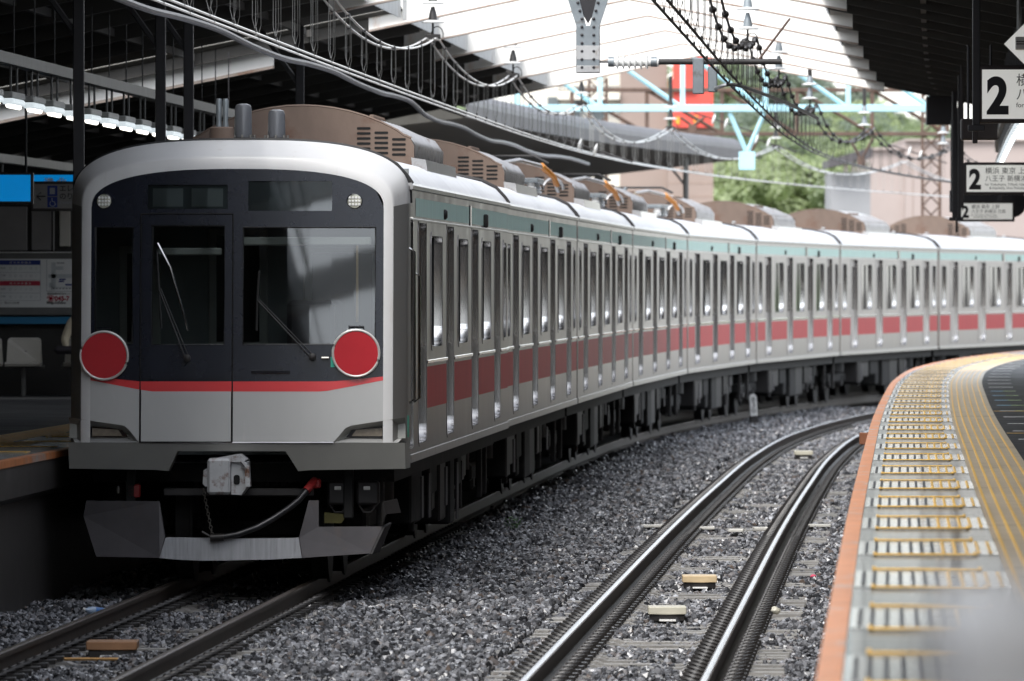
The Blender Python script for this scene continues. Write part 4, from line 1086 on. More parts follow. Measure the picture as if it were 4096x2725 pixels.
# insulator strings hung from the beams at each support
def insulator(d, Y, label, group):
    x, y, _ = fr(Y, d); z = mess_z(Y); root = empty('insulator_string', (x, y, z), -head(Y), label=label, cat='insulator', group=group)
    q = MB(); q.tube([(0,0,.46),(0,0,.95)], .035, 8); q.build('hanger_rod', m_clip, root)
    for h in (.16, .38):
        q = MB(); q.lathe([(.03,.02),(.125,0),(.13,.012),(.055,.035)], (0,0,h), 2, 20); di = q.build('disc', m_porcelain, root)
        q = MB(); q.lathe([(.055,.034),(.045,.10),(.025,.17),(.02,.19)], (0,0,h), 2, 14); q.build('cap', m_galv if d else m_clip, di)
    q = MB(); q.bbox(-.09,.09,-.05,.05,-.03,.03,.01); q.tube([(0,0,.0),(0,0,.16)], .014, 6); q.tube([(.05+.07*math.cos(a),0,.02+.10*math.sin(a)) for a in np.linspace(-.3,3.3,9)], .006, 5); q.build('suspension_clamp', m_clip, root)
k = 0
for Y in SUP[3:9]:
    insulator(0., Y, 'white disc insulator on the line over the train, %s from the front' % ORD[k], 'disc insulators over the train')
    insulator(D2, Y - 2.5, 'white disc insulator on the line over the empty track, %s from the front' % ORD[k], 'disc insulators over the empty track'); k += 1

# V-shaped hanger with the steady arm
hx, hy, _ = fr(100, MID + .33)
vh = empty('wire_support', (hx, hy, 0), -head(100), label='grey riveted Y-shaped hanger carrying the horizontal arm insulator', cat='hanger')
q = MB(); q.bbox(-.125,.125,-.05,.05,4.70,5.20,.006); q.build('hanger_post', m_galv, vh)
q = MB(); q.bbox(-.126,.126,-.053,.053,4.705,4.78,.004); q.bbox(-.126,.126,-.053,.053,4.84,4.99,.004); q.build('joint_plate', m_acmetal, vh)
for s in (-1, 1):
    q = MB(); q.prism([(s*.125,5.20),(s*.02,5.20),(s*.16,5.75),(s*.30,5.75)], 1, -.045, .045); q.build('hanger_strut', m_galv, vh)
q = MB(); q.prism([(-.13,5.45),(0,5.22),(.13,5.45),(.15,5.60),(-.15,5.60)], 1, -.02, .02); q.build('gusset', m_post, vh)
q = MB()
for s in (-1, 1):
    for i in range(12): q.lathe([(.017,0),(.015,-.012),(.006,-.018)], (s*(.062 if i < 7 else .062 + (i-6)*.022), -.05, 4.76 + i*.085), 1, 8)
q.build('rivet', m_post, vh)
arm = empty('steady_arm', (hx + .12, hy, 4.80), -head(100), label='steel arm with ribbed white insulator reaching over the empty track', cat='support arm')
q = MB(); q.tube([(.0,0,.02),(.10,0,.02)], .014, 6); q.build('clevis', m_clip, arm)
prof = [(.05,.10),(.05,.16)]
for i in range(6): x0 = .17 + i*.062; prof += [(.045,x0),(.085,x0+.025),(.045,x0+.034)]
prof += [(.05,.56),(.05,.62)]
q = MB(); q.lathe(prof, (0,0,.02), 0, 20); q.build('ribbed_insulator', m_porcelain, arm)
for a in (.10, .55):
    q = MB(); q.lathe([(.052,a-.01),(.055,a+.05),(.03,a+.08)], (0,0,.02), 0, 16); q.build('end_fitting', m_galv, arm)
q = MB(); q.tube([(.60,0,.02),(1.92,0,.02)], .032, 10); q.build('arm_tube', m_dark2, arm)
q = MB(); q.bbox(.98,1.10,-.05,.05,-.32,.06,.01); q.bbox(1.14,1.24,-.04,.04,-.30,-.03,.01); q.build('arm_bracket', m_galv, arm)
q = MB(); q.tube(smooth_pts([(1.22,-.05,-.26),(1.40,0,-.22),(1.62,3,-.24),(1.9,10,-.26),(2.1,17,-.28)]), .02, 6); q.build('pull_off_wire', m_acmetal, arm)
q = MB(); q.tube([(1.66,0,.02),(1.78,.4,.2),(1.98,1.2,.50)], .014, 6); q.build('tie_rod', m_rust, arm)
# feeder cable sagging along the left canopy edge
fp = []
for i, y in enumerate(np.arange(60, 175, 4.2)):
    fp.append(fr(float(y), -.62 - .012*max(0, y-110) + (.02 if i % 4 == 0 else 0), 4.74 + (.0,.028,.036,.012)[i % 4]*1.5 - .03 - (.05 if i > 14 else 0)))
q = MB(); q.tube(smooth_pts(fp, 5), .030, 8); q.build('feeder_cable', m_feeder, label='thick grey wavy feeder cable sagging beside the left canopy', cat='cable')

# ================================================================== GANTRIES BEYOND THE ROOF
def gantry(name, Y, x0, x1, zlo, zhi, mt, nbay, label, cols, cm, vh_=True, th=.07):
    root = empty(name, ((x0+x1)/2, Y, 0), label=label, cat='gantry')
    xo = (x0+x1)/2
    q = MB(); q.bbox(x0-xo, x1-xo, -.08, .08, zlo-th, zlo+th, .01); q.build('lower_chord', mt, root)
    q = MB(); q.bbox(x0-xo, x1-xo, -.08, .08, zhi-th, zhi+th, .01); q.build('upper_chord', mt, root)
    st = (x1-x0)/nbay
    for i in range(nbay+1):
        x = x0 - xo + i*st
        q = MB(); q.bbox(x-.05, x+.05, -.05, .05, zlo+th, zhi-th, .005); q.build('vertical', mt, root)
        if i < nbay:
            a, b = (zhi, zlo) if i % 2 == 0 else (zlo, zhi)
            a = zhi; b = zlo
            q = MB(); q.tube([(x, 0, a), (x+st, 0, b)], .045, 4); q.build('diagonal', mt, root)
    for x in cols:
        for s in (-1, 1):
            q = MB(); q.bbox(x-xo+s*.22-.035, x-xo+s*.22+.035, -.04, .04, -.7, zhi+.3, .004); q.build('column_leg', cm, root)
        z = -.5; k = 0
        while z < zhi:
            q = MB(); q.tube([(x-xo-.22,0,z),(x-xo+.22,0,z+.45)], .02, 4); q.tube([(x-xo+.22,0,z),(x-xo-.22,0,z+.45)], .02, 4); q.build('lacing', cm, root); z += .45
    return root
gantry('gantry', 186, .1, 8.2, 5.93, 7.05, m_cyan, 5, 'light blue steel truss gantry just beyond the roof end', [], m_cyan)
for xx, k in ((4.6, 0),):
    vb = empty('wire_bracket', (xx, 186, 0), label='light blue V-shaped wire bracket hanging under the blue truss', cat='bracket')
    if k == 0 or True:
        q = MB(); q.tube([(-.34,0,5.84),(0,0,5.05)], .045, 4); q.build('bracket_leg', m_cyan, vb)
        q = MB(); q.tube([(.34,0,5.84),(0,0,5.05)], .045, 4); q.build('bracket_leg', m_cyan, vb)
        q = MB(); q.bbox(-.16,.16,-.05,.05,4.72,5.08,.01); q.build('bracket_plate', m_cyan, vb)
gantry('gantry', 238, 1.5, 10.9, 6.25, 7.35, m_rust, 5, 'brown rusty lattice gantry behind the light blue truss', [2.15, 10.5], m_rust, th=.05)
q = MB(); q.tube([(0,0,-.7),(0,0,5.3)], .06, 8); q.tube([(0,0,5.25),(-.75,0,5.28)], .04, 6); q.tube([(0,0,4.6),(-.5,0,5.22)], .03, 6)
o = q.build('signal_post', m_postgrey, label='thin grey bracket post behind the coaches, left of the green hill', cat='post'); o.location = (3.75, 205, 0)

# V brackets and pull-off rods under the rusty gantry
for i, (px, py0, py1) in enumerate(((2985, 556, 655), (3445, 552, 650), (2770, 470, 520))):
    xx = wx_(px, 237.6); z1, z0 = wz_(py0, 237.6), wz_(py1, 237.6)
    vb = empty('wire_bracket', (xx, 237.6, 0), label='rusty V-shaped wire bracket under the brown gantry, ' + ('middle one', 'right one', 'left one')[i], cat='bracket', group='rusty wire brackets')
    for s in (-1, 1):
        q = MB(); q.tube([(s*.30,0,z1),(s*.03,0,z0+.12)], .035, 4); q.build('bracket_leg', m_rust, vb)
    q = MB(); q.bbox(-.10,.10,-.05,.05,z0-.1,z0+.13,.01); q.build('bracket_plate', m_rust, vb)
for i, (px, py, Yq) in enumerate(((2880, 485, 190), (3050, 565, 200), (3660, 612, 214), (3560, 300, 168), (2350, 590, 150))):
    xx, zz = wx_(px, Yq), wz_(py, Yq)
    po = empty('pull_off_insulator', (xx, Yq, zz), label='slanted rod with two white discs among the far wires, ' + ('beside the blue bracket', 'right of the blue bracket', 'before the right lattice column', 'under the far right beam end', 'before the grey ribbed canopy')[i], cat='insulator', group='slanted pull-off insulators')
    po.rotation_euler = (0, R(18), 0)
    q = MB(); q.tube([(-.55,0,.0),(.75,0,.0)], .016, 6); q.build('rod', m_wiredk, po)
    for xx2 in (-.13, .13):
        q = MB(); q.lathe([(.02,-.03),(.105,-.012),(.11,.0),(.03,.03)], (xx2,0,0), 0, 16); q.build('disc', m_porcelain, po)
# ================================================================== LAMPS
def lamp(p, rz, label, group, s=1):
    L_ = empty('platform_lamp', p, rz, label=label, cat='lamp', group=group)
    q = MB(); q.bbox(-.05,.05,-.60,.60,.0,.06,.01); q.build('lamp_housing', m_lampwhite, L_)
    q = MB(); q.bbox(-.05,.05,-.58,.58,-.055,-.001,.012); q.build('diffuser', m_diff, L_)
    q = MB(); q.tube([(0,-.55,-.066),(0,.55,-.066)], .022, 8); q.build('tube_lamp', m_tube, L_)
    q = MB(); q.tube([(0,-.3,.06),(0,-.3,.30)], .012, 5); q.build('lamp_stem', m_postgrey, L_); q = MB(); q.tube([(0,.3,.06),(0,.3,.30)], .012, 5); q.build('lamp_stem', m_postgrey, L_)
def lamp_row(d, y0, n, pitch, side, z=4.16):
    r_ = empty('lamp_rail', fr(y0, d, 0), label='grey wiring rail carrying the row of lamps over the %s platform' % side, cat='lamp rail')
    inv = Matrix.Translation(Vector(r_.location)).inverted()
    q = MB(); sweep(q, [(d-.06, z+.30),(d+.06, z+.30),(d+.06, z+.40),(d-.06, z+.40)], rng_y(y0-4, y0+n*pitch+2, 2)); o = q.build('rail_channel', m_postgrey, r_); o.matrix_parent_inverse = inv
    for i in range(n):
        y = y0 + i*pitch; lamp(fr(y, d, z), -head(y), 'lit tube lamp in the row over the %s platform, %s from the near end' % (side, ORD[i]), 'tube lamps over the %s platform' % side)
        for yy in (y,):
            x_, y_, _ = fr(yy, d); zt = (zl(d-MID) if d < 0 else zr(d-MID)) + .05
            q = MB(); q.tube([(x_,y_,z+.40),(x_,y_,max(z+.6,zt))], .007, 5); o = q.build('hanging_rod', m_post, r_); o.matrix_parent_inverse = inv
lamp_row(-2.55, 82.0, 16, 2.05, 'left')
lamp_row(PE_R + 1.5, 96.0, 22, 2.05, 'right')
lamp(fr(112, -5.2, 3.62), -head(112), 'lone lit tube lamp above the blue station sign', None)
q = MB(); sweep(q, [(-5.26,3.92),(-5.14,3.92),(-5.14,4.02),(-5.26,4.02)], rng_y(104,124,4)); q.build('wiring_duct', m_postgrey, label='pale wiring duct above the blue sign, holding the lone lamp', cat='duct')

# ================================================================== LEFT PLATFORM FURNITURE
def post(d, y, z0, z1, r, label, mt=m_post):
    x, y_, _ = fr(y, d); o = empty('roof_post', (x, y_, z0), label=label, cat='post', group='posts on the platforms')
    q = MB(); q.bbox(-r, r, -r, r, 0, z1-z0, .008); q.build('shaft', mt, o)
    q = MB(); q.bbox(-r*1.8, r*1.8, -r*1.8, r*1.8, 0, .02, .004); q.build('base_plate', mt, o)
    q = MB(); q.tube([(0,0,z1-z0-.7),(-.45,0,z1-z0-.06)], .03, 5); q.build('brace', mt, o)
for (d, y, lb) in ((-1.95, 86, 'dark steel post on the left platform, first beside the train front'), (-1.72, 92.5, 'dark steel post on the left platform, second beside the train front'), (-1.60, 94.5, 'dark steel post on the left platform, third beside the train front'),
                   (-1.55, 110.5, 'dark steel post on the left platform behind the roof aerials'), (-4.3, 99, 'dark steel post on the left platform in front of the blue sign')):
    post(d, y, PZ, zl(d-MID)+.1, .05, lb)
YW = 118.5
TEXTS = []
def text(body, size, loc, mt, par, name='lettering', align='LEFT', bold=0., sx=1.):
    cu = bpy.data.curves.new(name, 'FONT'); cu.body = body; cu.size = size; cu.align_x = align; cu.extrude = .0008; cu.offset = bold
    cu.materials.append(mt); o = bpy.data.objects.new(name, cu); link(o, par); TEXTS.append(o); o.location = loc; o.rotation_euler = (R(90), 0, 0); o.scale = (sx, 1, 1)
    return o
PXW = 38000/YW
def wx(px, Y=YW): return (px - 2048)*Y/38000
def wz(py, Y=YW): return CAM_Z + (1138 - py)*Y/38000
wl = empty('waiting_room_wall', (-6.5, YW, 0), label='grey cross wall behind the seats on the left platform', cat='wall')
q = MB(); q.box(-3.5, 2.0, .10, .25, PZ, 3.9); q.build('wall_panel', m_walldk, wl)
for (a, b, c, d_, m_) in ((-.2, .45, 2.9, 3.45, m_wall), (.50, .75, 2.9, 3.45, m_wall), (.85, .99, 2.95, 3.42, m_seat), (-1.2, -.25, 2.9, 3.45, m_wall)):
    q = MB(); q.bbox(a, b, .05, .099, c, d_, .01); q.build('wall_pillar', m_, wl)
q = MB(); q.bbox(.775,.79,.03,.05,2.9,3.45,.003); q.build('conduit', m_lampwhite, wl)
# notice board
nb = empty('notice_board', (wx(0), YW-.06, 0), label='white timetable and map board with blue and red headings over the seats', cat='notice board')
bx0, bx1 = -1.2, wx(285)-wx(0)+1.0
q = MB(); q.bbox(bx0, bx1, 0, .06, wz(1262), wz(1012), .01); q.build('board_frame', m_postgrey, nb)
q = MB(); q.bbox(bx0, bx1, -.02, .05, wz(1012), wz(1008), .003); q.build('top_edge', m_porcelain, nb)
q = MB(); q.box(bx0+.02, bx1-.03, -.006, -.001, wz(1230), wz(1036)); q.build('poster', m_board, nb)
X0 = wx(0)
def bpx(px): return wx(px) - X0
def rect(px0, px1, py0, py1, mt, off, nm):
    q = MB(); q.box(bpx(px0), bpx(px1), -.006-off, -.0065-off+.0004, wz(py1), wz(py0)); return q.build(nm, mt, nb)
rect(-150, 163, 1041, 1060, m_navy, .0015, 'heading_bar'); rect(-150, 163, 1124, 1143, m_crimson, .0015, 'heading_bar')
for py in (1089.5, 1119, 1172, 1202): rect(-150, 163, py, py+1.2, m_greyprint, .0015, 'table_line')
rect(162, 163.4, 1060, 1202, m_greyprint, .0022, 'table_line')
for py, tx in ((1068,'12:05'),(1097,'19:00'),(1151,'12:50'),(1181,'17:30')):
    text(tx, .030, (bpx(2), -.009, wz(py+8)), m_greyprint, nb, bold=.0008)
marks = ['OOO/OO','OOO/O/','O///O','O/O/O/']
for r_, py in enumerate((1074,1104,1158,1188)):
    for c_, ch_ in enumerate(marks[r_]):
        px = 43 + c_*20.6
        q = MB()
        if ch_ == 'O': q.tube([(bpx(px)+.0135*math.cos(a), -.0085, wz(py)+.0135*math.sin(a)) for a in np.linspace(0,2*math.pi,13)[:-1]], .0018, 4, closed=True)
        else: q.tube([(bpx(px)-.010, -.0085, wz(py)-.012), (bpx(px)+.010, -.0085, wz(py)+.012)], .0016, 4)
        q.build('table_mark', m_greyprint, nb)
for py in (1050, 1133):
    text('月 火 水 木 金 土', .028, (bpx(39), -.009, wz(py+4)), m_porcelain, nb, sx=1.32)
rect(187, 189, 1040, 1166, m_greyprint, .0015, 'map_frame'); rect(187, 330, 1165, 1167, m_greyprint, .0015, 'map_frame')
for (a,b,c,d_) in ((206,224,1050,1160),(224,254,1066,1080),(194,330,1097,1113),(206,330,1148,1152),(196,212,1131,1150)): rect(a,b,c,d_,m_palegrey,.0012,'map_street')
for (a,b) in ((228,242),(243,258)): rect(a,b,1050,1055,m_greyprint,.002,'map_label')
for (a,b,c,d_) in ((238,264,1115,1121),(236,257,1123,1129),(262,330,1136,1143)): rect(a,b,c,d_,m_navy,.002,'map_label')
for i in range(6): rect(212+i*13, 219+i*13, 1153, 1156, m_text, .002, 'rail_line_dash')
text('045-7', .078, (bpx(220), -.009, wz(1203)), m_crimson, nb, bold=.003)
text('☎', .075, (bpx(189), -.009, wz(1203)), m_crimson, nb, bold=.002)
text('http://shibu', .052, (bpx(188), -.009, wz(1216)), m_text, nb, bold=.0012)
text('横浜市磯子区田中1-1-', .030, (bpx(189), -.009, wz(1179)), m_text, nb)
text('1・第3のみ診療', .034, (bpx(2), -.009, wz(1216)), m_text, nb)
q = MB(); q.box(wx(0)-1.2, wx(290)+1.0, YW-.03, YW+.08, wz(1296), wz(1268)); q.build('blue_stripe', m_bluedk, label='blue stripe on the cross wall below the notice board', cat='stripe')
# seats
def seat(px, label, full=True):
    s_ = empty('station_chair', (wx(px, 117.6), 117.6, PZ), label=label, cat='seat', group='platform seats')
    q = MB(); P = rrect(-.21,.21,.40,.72,.03,.05); v = []
    v = [(x*(.92 + .08*(z-.4)/.32 if z > .5 else 1.05), .06 + .10*(z-.4) + .05*(x/.2)**2*-1, z) for x, z in P]
    n = len(P); q.add(v + [(x, y+.03, z) for x, y, z in v], [tuple(range(n)), tuple(range(2*n-1,n-1,-1))] + [(i,(i+1)%n,(i+1)%n+n,i+n) for i in range(n)])
    q.build('seat_back', m_seat, s_)
    q = MB(); q.prism([(-.02,.405),(-.38,.42),(-.42,.40),(-.40,.37),(.06,.365),(.09,.42),(.06,.44)], 0, -.22, .22); q.build('seat_pan', m_seat, s_)
    q = MB(); q.bbox(-.04,.04,-.012,.0,.53,.56,.004); o = q.build('hand_slot', m_rubber, s_); o.location = (0, .045, 0)
    q = MB(); q.tube([(0,-.15,0),(0,-.15,.37)], .03, 8); q.tube([(-.26,-.15,.36),(.26,-.15,.36)], .025, 6); q.build('seat_leg', m_postgrey, s_)
seat(97, 'empty beige moulded platform seat left of the sitting person'); seat(-60, 'beige moulded platform seat cut off at the left photo edge'); seat(330, 'beige platform seat under the sitting person')
# sitting person
def skin_body(name, verts, edges, radii, root_i, mt, par, sub=2):
    me = bpy.data.meshes.new(name); me.from_pydata(verts, edges, []); me.materials.append(mt)
    o = bpy.data.objects.new(name, me); link(o, par)
    md = o.modifiers.new('skin', 'SKIN'); md.use_smooth_shade = True
    if not me.skin_vertices: me.skin_vertices.new()
    for i, r_ in enumerate(radii): me.skin_vertices[0].data[i].radius = r_ if hasattr(r_, '__len__') else (r_, r_); me.skin_vertices[0].data[i].use_root = (i == root_i)
    sd = o.modifiers.new('sub', 'SUBSURF'); sd.levels = sub; sd.render_levels = sub
    return o
pp = empty('person', (wx(352, 117.3), 117.3, PZ), label='person in cream jacket and dark trousers sitting, mostly hidden behind the train', cat='person')
V = [(0,.12,.50),(0,.13,.72),(0,.10,.95),(0,.08,1.06),(0,.05,1.15),   # pelvis chest neck
     (-.20,.10,.93),(-.29,.05,.70),(-.25,-.16,.56),                     # left arm to hand on lap (photo side)
     (.20,.10,.93),(.29,.05,.70),(.22,-.16,.56),
     (-.11,.05,.47),(-.12,-.38,.48),(-.12,-.40,.08),(-.12,-.52,.05),
     (.11,.05,.47),(.12,-.38,.48),(.12,-.40,.08),(.12,-.52,.05)]
E = [(0,1),(1,2),(2,3),(3,4),(2,5),(5,6),(6,7),(2,8),(8,9),(9,10),(0,11),(11,12),(12,13),(13,14),(0,15),(15,16),(16,17),(17,18)]
RD = [(.15,.11),(.16,.11),(.15,.10),.055,.05,.07,.055,.035,.07,.055,.035,.085,.065,.045,.035,.085,.065,.045,.035]
body = skin_body('body', V, E, RD, 0, m_jacket, pp)
# trousers as a looser second skin over the legs
tr_ = skin_body('trousers', [V[0],V[11],V[12],V[13],V[15],V[16],V[17]], [(0,1),(1,2),(2,3),(0,4),(4,5),(5,6)], [(.165,.125),.10,.08,.06,.10,.08,.06], 0, m_trouser, pp)
q = MB(); q.lathe([(.02,-.12),(.06,-.10),(.078,-.04),(.082,.02),(.075,.07),(.05,.105),(.015,.118)], (0,.035,1.26), 2, 16); hd2 = q.build('face_and_head', m_skin, pp)
q = MB(); q.lathe([(.085,.0),(.090,.03),(.082,.08),(.055,.115),(.01,.128)], (0,.05,1.265), 2, 16); q.build('hair', m_hair, pp)
for sx in (-1,1):
    q = MB(); q.lathe([(.004,-.006),(.009,0),(.004,.006)], (sx*.03,-.042,1.27), 1, 8); q.build('eye', m_text, hd2)
q = MB(); q.prism([(-.012,1.235),(.012,1.235),(0,1.28)], 1, -.062, -.035); q.build('nose', m_skin, hd2)
q = MB(); q.box(-.022,.022,-.043,-.036,1.205,1.212); q.build('mouth', m_crimson, hd2)
for sx in (-1, 1):
    hx_, hy_, hz_ = (sx*.23, -.20, .555)
    hv = [(hx_,hy_+.03,hz_),(hx_,hy_-.03,hz_)]; he = [(0,1)]; hr = [.028,(.040,.018)]
    for k in range(4):
        fx = hx_ + (k-1.5)*.020; L1 = (.055,.065,.06,.045)[k]
        i0 = len(hv); hv += [(fx,hy_-.06,hz_),(fx,hy_-.06-L1*.5,hz_-.006),(fx,hy_-.06-L1,hz_-.025)]; he += [(1,i0),(i0,i0+1),(i0+1,i0+2)]; hr += [.010,.009,.008]
    i0 = len(hv); hv += [(hx_-sx*.045,hy_-.01,hz_),(hx_-sx*.06,hy_-.05,hz_-.01)]; he += [(0,i0),(i0,i0+1)]; hr += [.012,.009]
    skin_body('hand', hv, he, hr, 0, m_skin, pp, 1)
q = MB(); q.bbox(-.34,.10,-.36,-.05,.52,.62,.04); o = q.build('shoulder_bag', m_trouser, label='dark bag on the lap of the sitting person', cat='bag'); o.location = (wx(330,117.3), 117.3, PZ)
# station signs on the left
def hang_sign(name, Y, px0, px1, py0, py1, mt, label, cat='sign', depth=.12, frame=m_signframe):
    xa, xb, za, zb = wx(px0,Y), wx(px1,Y), wz(py1,Y), wz(py0,Y); xm = (xa+xb)/2
    r_ = empty(name, (xm, Y, 0), label=label, cat=cat)
    q = MB(); q.bbox(xa-xm-.03, xb-xm+.03, 0, depth, za-.03, zb+.03, .008); q.build('sign_case', frame, r_)
    q = MB(); q.box(xa-xm, xb-xm, -.006, -.001, za, zb); q.build('sign_face', mt, r_)
    return r_, xa-xm, xb-xm, za, zb
r_, a, b, c, d_ = hang_sign('station_sign', 100, -260, 122, 700, 806, m_blue, 'plain blue illuminated sign panel at the left photo edge')
for xx in (a+.1, b-.05):
    q = MB(); q.tube([(xx,.06,d_+.03),(xx,.06,4.9)], .015, 6); q.build('sign_hanger', m_post, r_)
r_, a, b, c, d_ = hang_sign('station_sign', 109, 134, 300, 700, 727, m_blue, 'narrow blue illuminated sign with white characters beside the train roof')
t1 = text('港 北', .115, (a+.12, -.009, c-.055), m_porcelain, r_, bold=.004)
r_, a, b, c, d_ = hang_sign('elevator_sign', 104, 133, 330, 737, 834, m_wall, 'grey elevator sign with left arrow and wheelchair symbol', depth=.10)
q = MB(); sx0 = a; W = b - a
cx_, cz_ = a+.085, (c+d_)/2
q.tube([(cx_-.045,-.008,cz_),(cx_+.05,-.008,cz_)], .007, 5); q.tube([(cx_,-.008,cz_+.042),(cx_-.045,-.008,cz_),(cx_,-.008,cz_-.042)], .007, 5); q.build('arrow', m_text, r_)
for i in (0, 1):
    q = MB(); q.box(a+.155, a+.265, -.0085, -.0065, c+.012+i*.122, c+.126+i*.122); ic = q.build('pictogram', m_navy, r_)
    q = MB()
    if i: q.box(a+.182, a+.238, -.0105, -.0088, c+.155, c+.225)
    else:
        q.tube([(a+.205,-.010,c+.115),(a+.208,-.010,c+.075),(a+.232,-.010,c+.072),(a+.245,-.010,c+.035)], .0045, 4); q.tube([(a+.212+.03*math.cos(t_),-.010,c+.052+.03*math.sin(t_)) for t_ in np.linspace(2.2,6.0,9)], .004, 4)
    q.build('pictogram_figure', m_greyprint, ic)
text('エレベーター', .078, (a+.285,-.009,c+.19), m_text, r_, bold=.001); text('のりば', .078, (a+.285,-.009,c+.105), m_text, r_, bold=.001); text('Elevator', .05, (a+.288,-.009,c+.05), m_greyprint, r_)

# ================================================================== RIGHT PLATFORM SIGNS
def two_sign(Y, px0, py0, py1, W, label, k):
    za, zb = wz(py1,Y), wz(py0,Y); H = zb-za; xa = wx(px0,Y)
    r_ = empty('platform_sign', (xa, Y, 0), -R(3) if k else 0, label=label, cat='sign', group='platform 2 direction signs')
    q = MB(); q.bbox(-.035, W+.035, 0, .14, za-.035, zb+.035, .01); q.build('sign_case', m_signframe, r_)
    q = MB(); q.box(0, W, -.006, -.001, za, zb); q.build('sign_face', m_signwhite, r_)
    text('2', H*1.0, (H*.10, -.010, za+H*.13), m_text, r_, name='platform_number', bold=.018*H/.42, sx=.86)
    text('横浜 東京 上野', H*.27, (H*.69, -.010, za+H*.69), m_text, r_, bold=0.)
    text('八王子 新横浜 方面', H*.25, (H*.69, -.010, za+H*.41), m_text, r_, bold=0.)
    text('for Yokohama, Tōkyō, Ueno', H*.135, (H*.69, -.010, za+H*.235), m_text, r_)
    text('& Hachiōji, Shin-Yokohama', H*.135, (H*.85, -.010, za+H*.10), m_text, r_)
    for xx in (-.055, W*.8):
        q = MB(); q.bbox(xx-.02, xx+.02, .04, .10, za-.2 if xx < 0 else zb+.03, 5.35 if Y < 100 else 5.2, .004); q.build('sign_hanger', m_signframe, r_)
two_sign(78, 3928, 279, 476, 1.65, 'large white platform 2 sign, nearest and cut off at the right edge', 0)
two_sign(118, 3866, 661, 768, 1.40, 'white platform 2 sign hanging in the middle below the large one', 1)
two_sign(146, 3841, 814, 878, .80, 'small white platform 2 sign, lowest and farthest of the three', 2)
# diamond-shaped panel at the top right corner
Yd = 70.0; dg = empty('diamond_sign', (wx(4115,Yd), Yd, wz(176,Yd)), label='silver diamond-shaped panel at the top right corner above the large sign', cat='panel')
q = MB(); s_ = .18; q.prism([(-s_,0),(0,-s_),(s_,0),(0,s_)], 1, 0, .05); q.build('panel_plate', m_signwhite, dg)
q = MB(); q.bbox(-.10,.12,-.03,.0,-.045,.052,.006); o = q.build('slot_cover', m_acmetal, dg)
for zz in (-.005,.012): 
    q = MB(); q.bbox(-.095,.115,-.036,-.031,zz,zz+.007,.001); q.build('slot', m_hole, o)
q = MB(); q.tube([(-.07,.08,.1),(-.07,.08,1.9)], .016, 6); q.build('hanger_tube', m_postgrey, dg)
for (d, y, lb) in ((PE_R+.80, 128, 'dark steel post on the right platform beside the middle sign'), (PE_R+.95, 112, 'dark steel post on the right platform left of the large sign')):
    pass
# hanging equipment on the right platform
def hang_box(px0, px1, py0, py1, Y, label, mt=m_post):
    xa, xb, za, zb = wx(px0,Y), wx(px1,Y), wz(py1,Y), wz(py0,Y); r_ = empty('hanging_box', ((xa+xb)/2, Y, za), label=label, cat='equipment box')
    w2 = (xb-xa)/2
    q = MB(); q.bbox(-w2, w2, 0, .25, 0, zb-za, .015); q.build('box_body', mt, r_)
    q = MB(); q.tube([(-w2*.6,.12,zb-za),(-w2*.6,.12,5.0-za)], .015, 6); q.tube([(w2*.6,.12,zb-za),(w2*.6,.12,5.0-za)], .015, 6); q.build('box_hanger', m_post, r_)
hang_box(3845, 3995, 475, 560, 100, 'dark brown hanging box below the large platform 2 sign', m_signframe)
hang_box(3705, 3830, 385, 500, 149, 'black box hanging at the far end of the right canopy')
hang_box(3800, 3835, 760, 850, 145, 'small black box on the pole left of the farthest sign')
for (px, Y, w_, lb) in ((3818, 139, .035, 'tall black pole left of the middle platform 2 sign'), (3838, 128, .022, 'thin black pole close to the middle platform 2 sign'), (3905, 76, .03, 'dark pole holding the left end of the large sign')):
    x = wx(px, Y); o = empty('hanger_pole', (x, Y, 0), label=lb, cat='pole', group='hanger poles on the right')
    z0 = wz(870, Y) if Y > 100 else wz(500, Y)
    q = MB(); q.bbox(-w_, w_, -w_, w_, z0, 5.3, .005); q.build('shaft', m_post, o)
    q = MB(); q.bbox(-w_*2.2, w_*2.2, -w_*1.2, w_*1.2, z0-.05, z0, .005); q.build('end_cap', m_post, o)
# round black lamp/mirror behind the lowest sign
o = empty('round_mirror', (wx(4046,149), 149, wz(812,149)), label='black round mirror back between the middle and lowest platform signs', cat='mirror')
q = MB(); q.lathe([(.02,.05),(.16,.04),(.23,.0),(.235,-.02),(.2,-.03)], (0,0,0), 1, 24); q.build('mirror_back', m_post, o)
q = MB(); q.bbox(-.75,.0,.03,.09,.02,.14,.01); q.build('mirror_arm', m_post, o)

# ================================================================== SMALL THINGS ON THE TRACK
def beacon(d, y, mt, label, w_=.30, base=True):
    x, y_, _ = fr(y, d); r_ = empty('track_beacon', (x, y_, -.17), -head(y)*0, label=label, cat='track box', group='track beacons')
    q = MB(); q.bbox(-w_/2, w_/2, -.22, .22, .055, .115, .006); q.build('beacon_lid', mt, r_)
    q = MB(); q.bbox(-w_*.46, w_*.46, -.2, .2, .0, .054, .006); q.build('beacon_base', m_clip, r_)
    q = MB(); q.bbox(-w_*.22, w_*.22, -.34, -.205, .005, .02, .003); q.build('beacon_foot', m_porcelain, r_)
m_beige = mat('beacon_beige', (.52,.40,.24), .5, 0., .1, 6.); m_cream = mat('beacon_cream', (.46,.44,.36), .5, 0., .1, 6.); m_brn = mat('beacon_rust', (.30,.155,.075), .55, 0., .15, 6.)
beacon(D2+.03, 83.0, m_beige, 'beige track box between the polished rails, farther of the near pair', .30)
beacon(D2-.05, 75.0, m_cream, 'pale cream track box between the polished rails, nearest to the camera', .30)
beacon(D2+.0, 145, m_cream, 'greenish cream track box far along the polished rails', .28)
beacon(-.10, 67.6, m_brn, 'rusty brown track box between the rails in front of the train', .36)
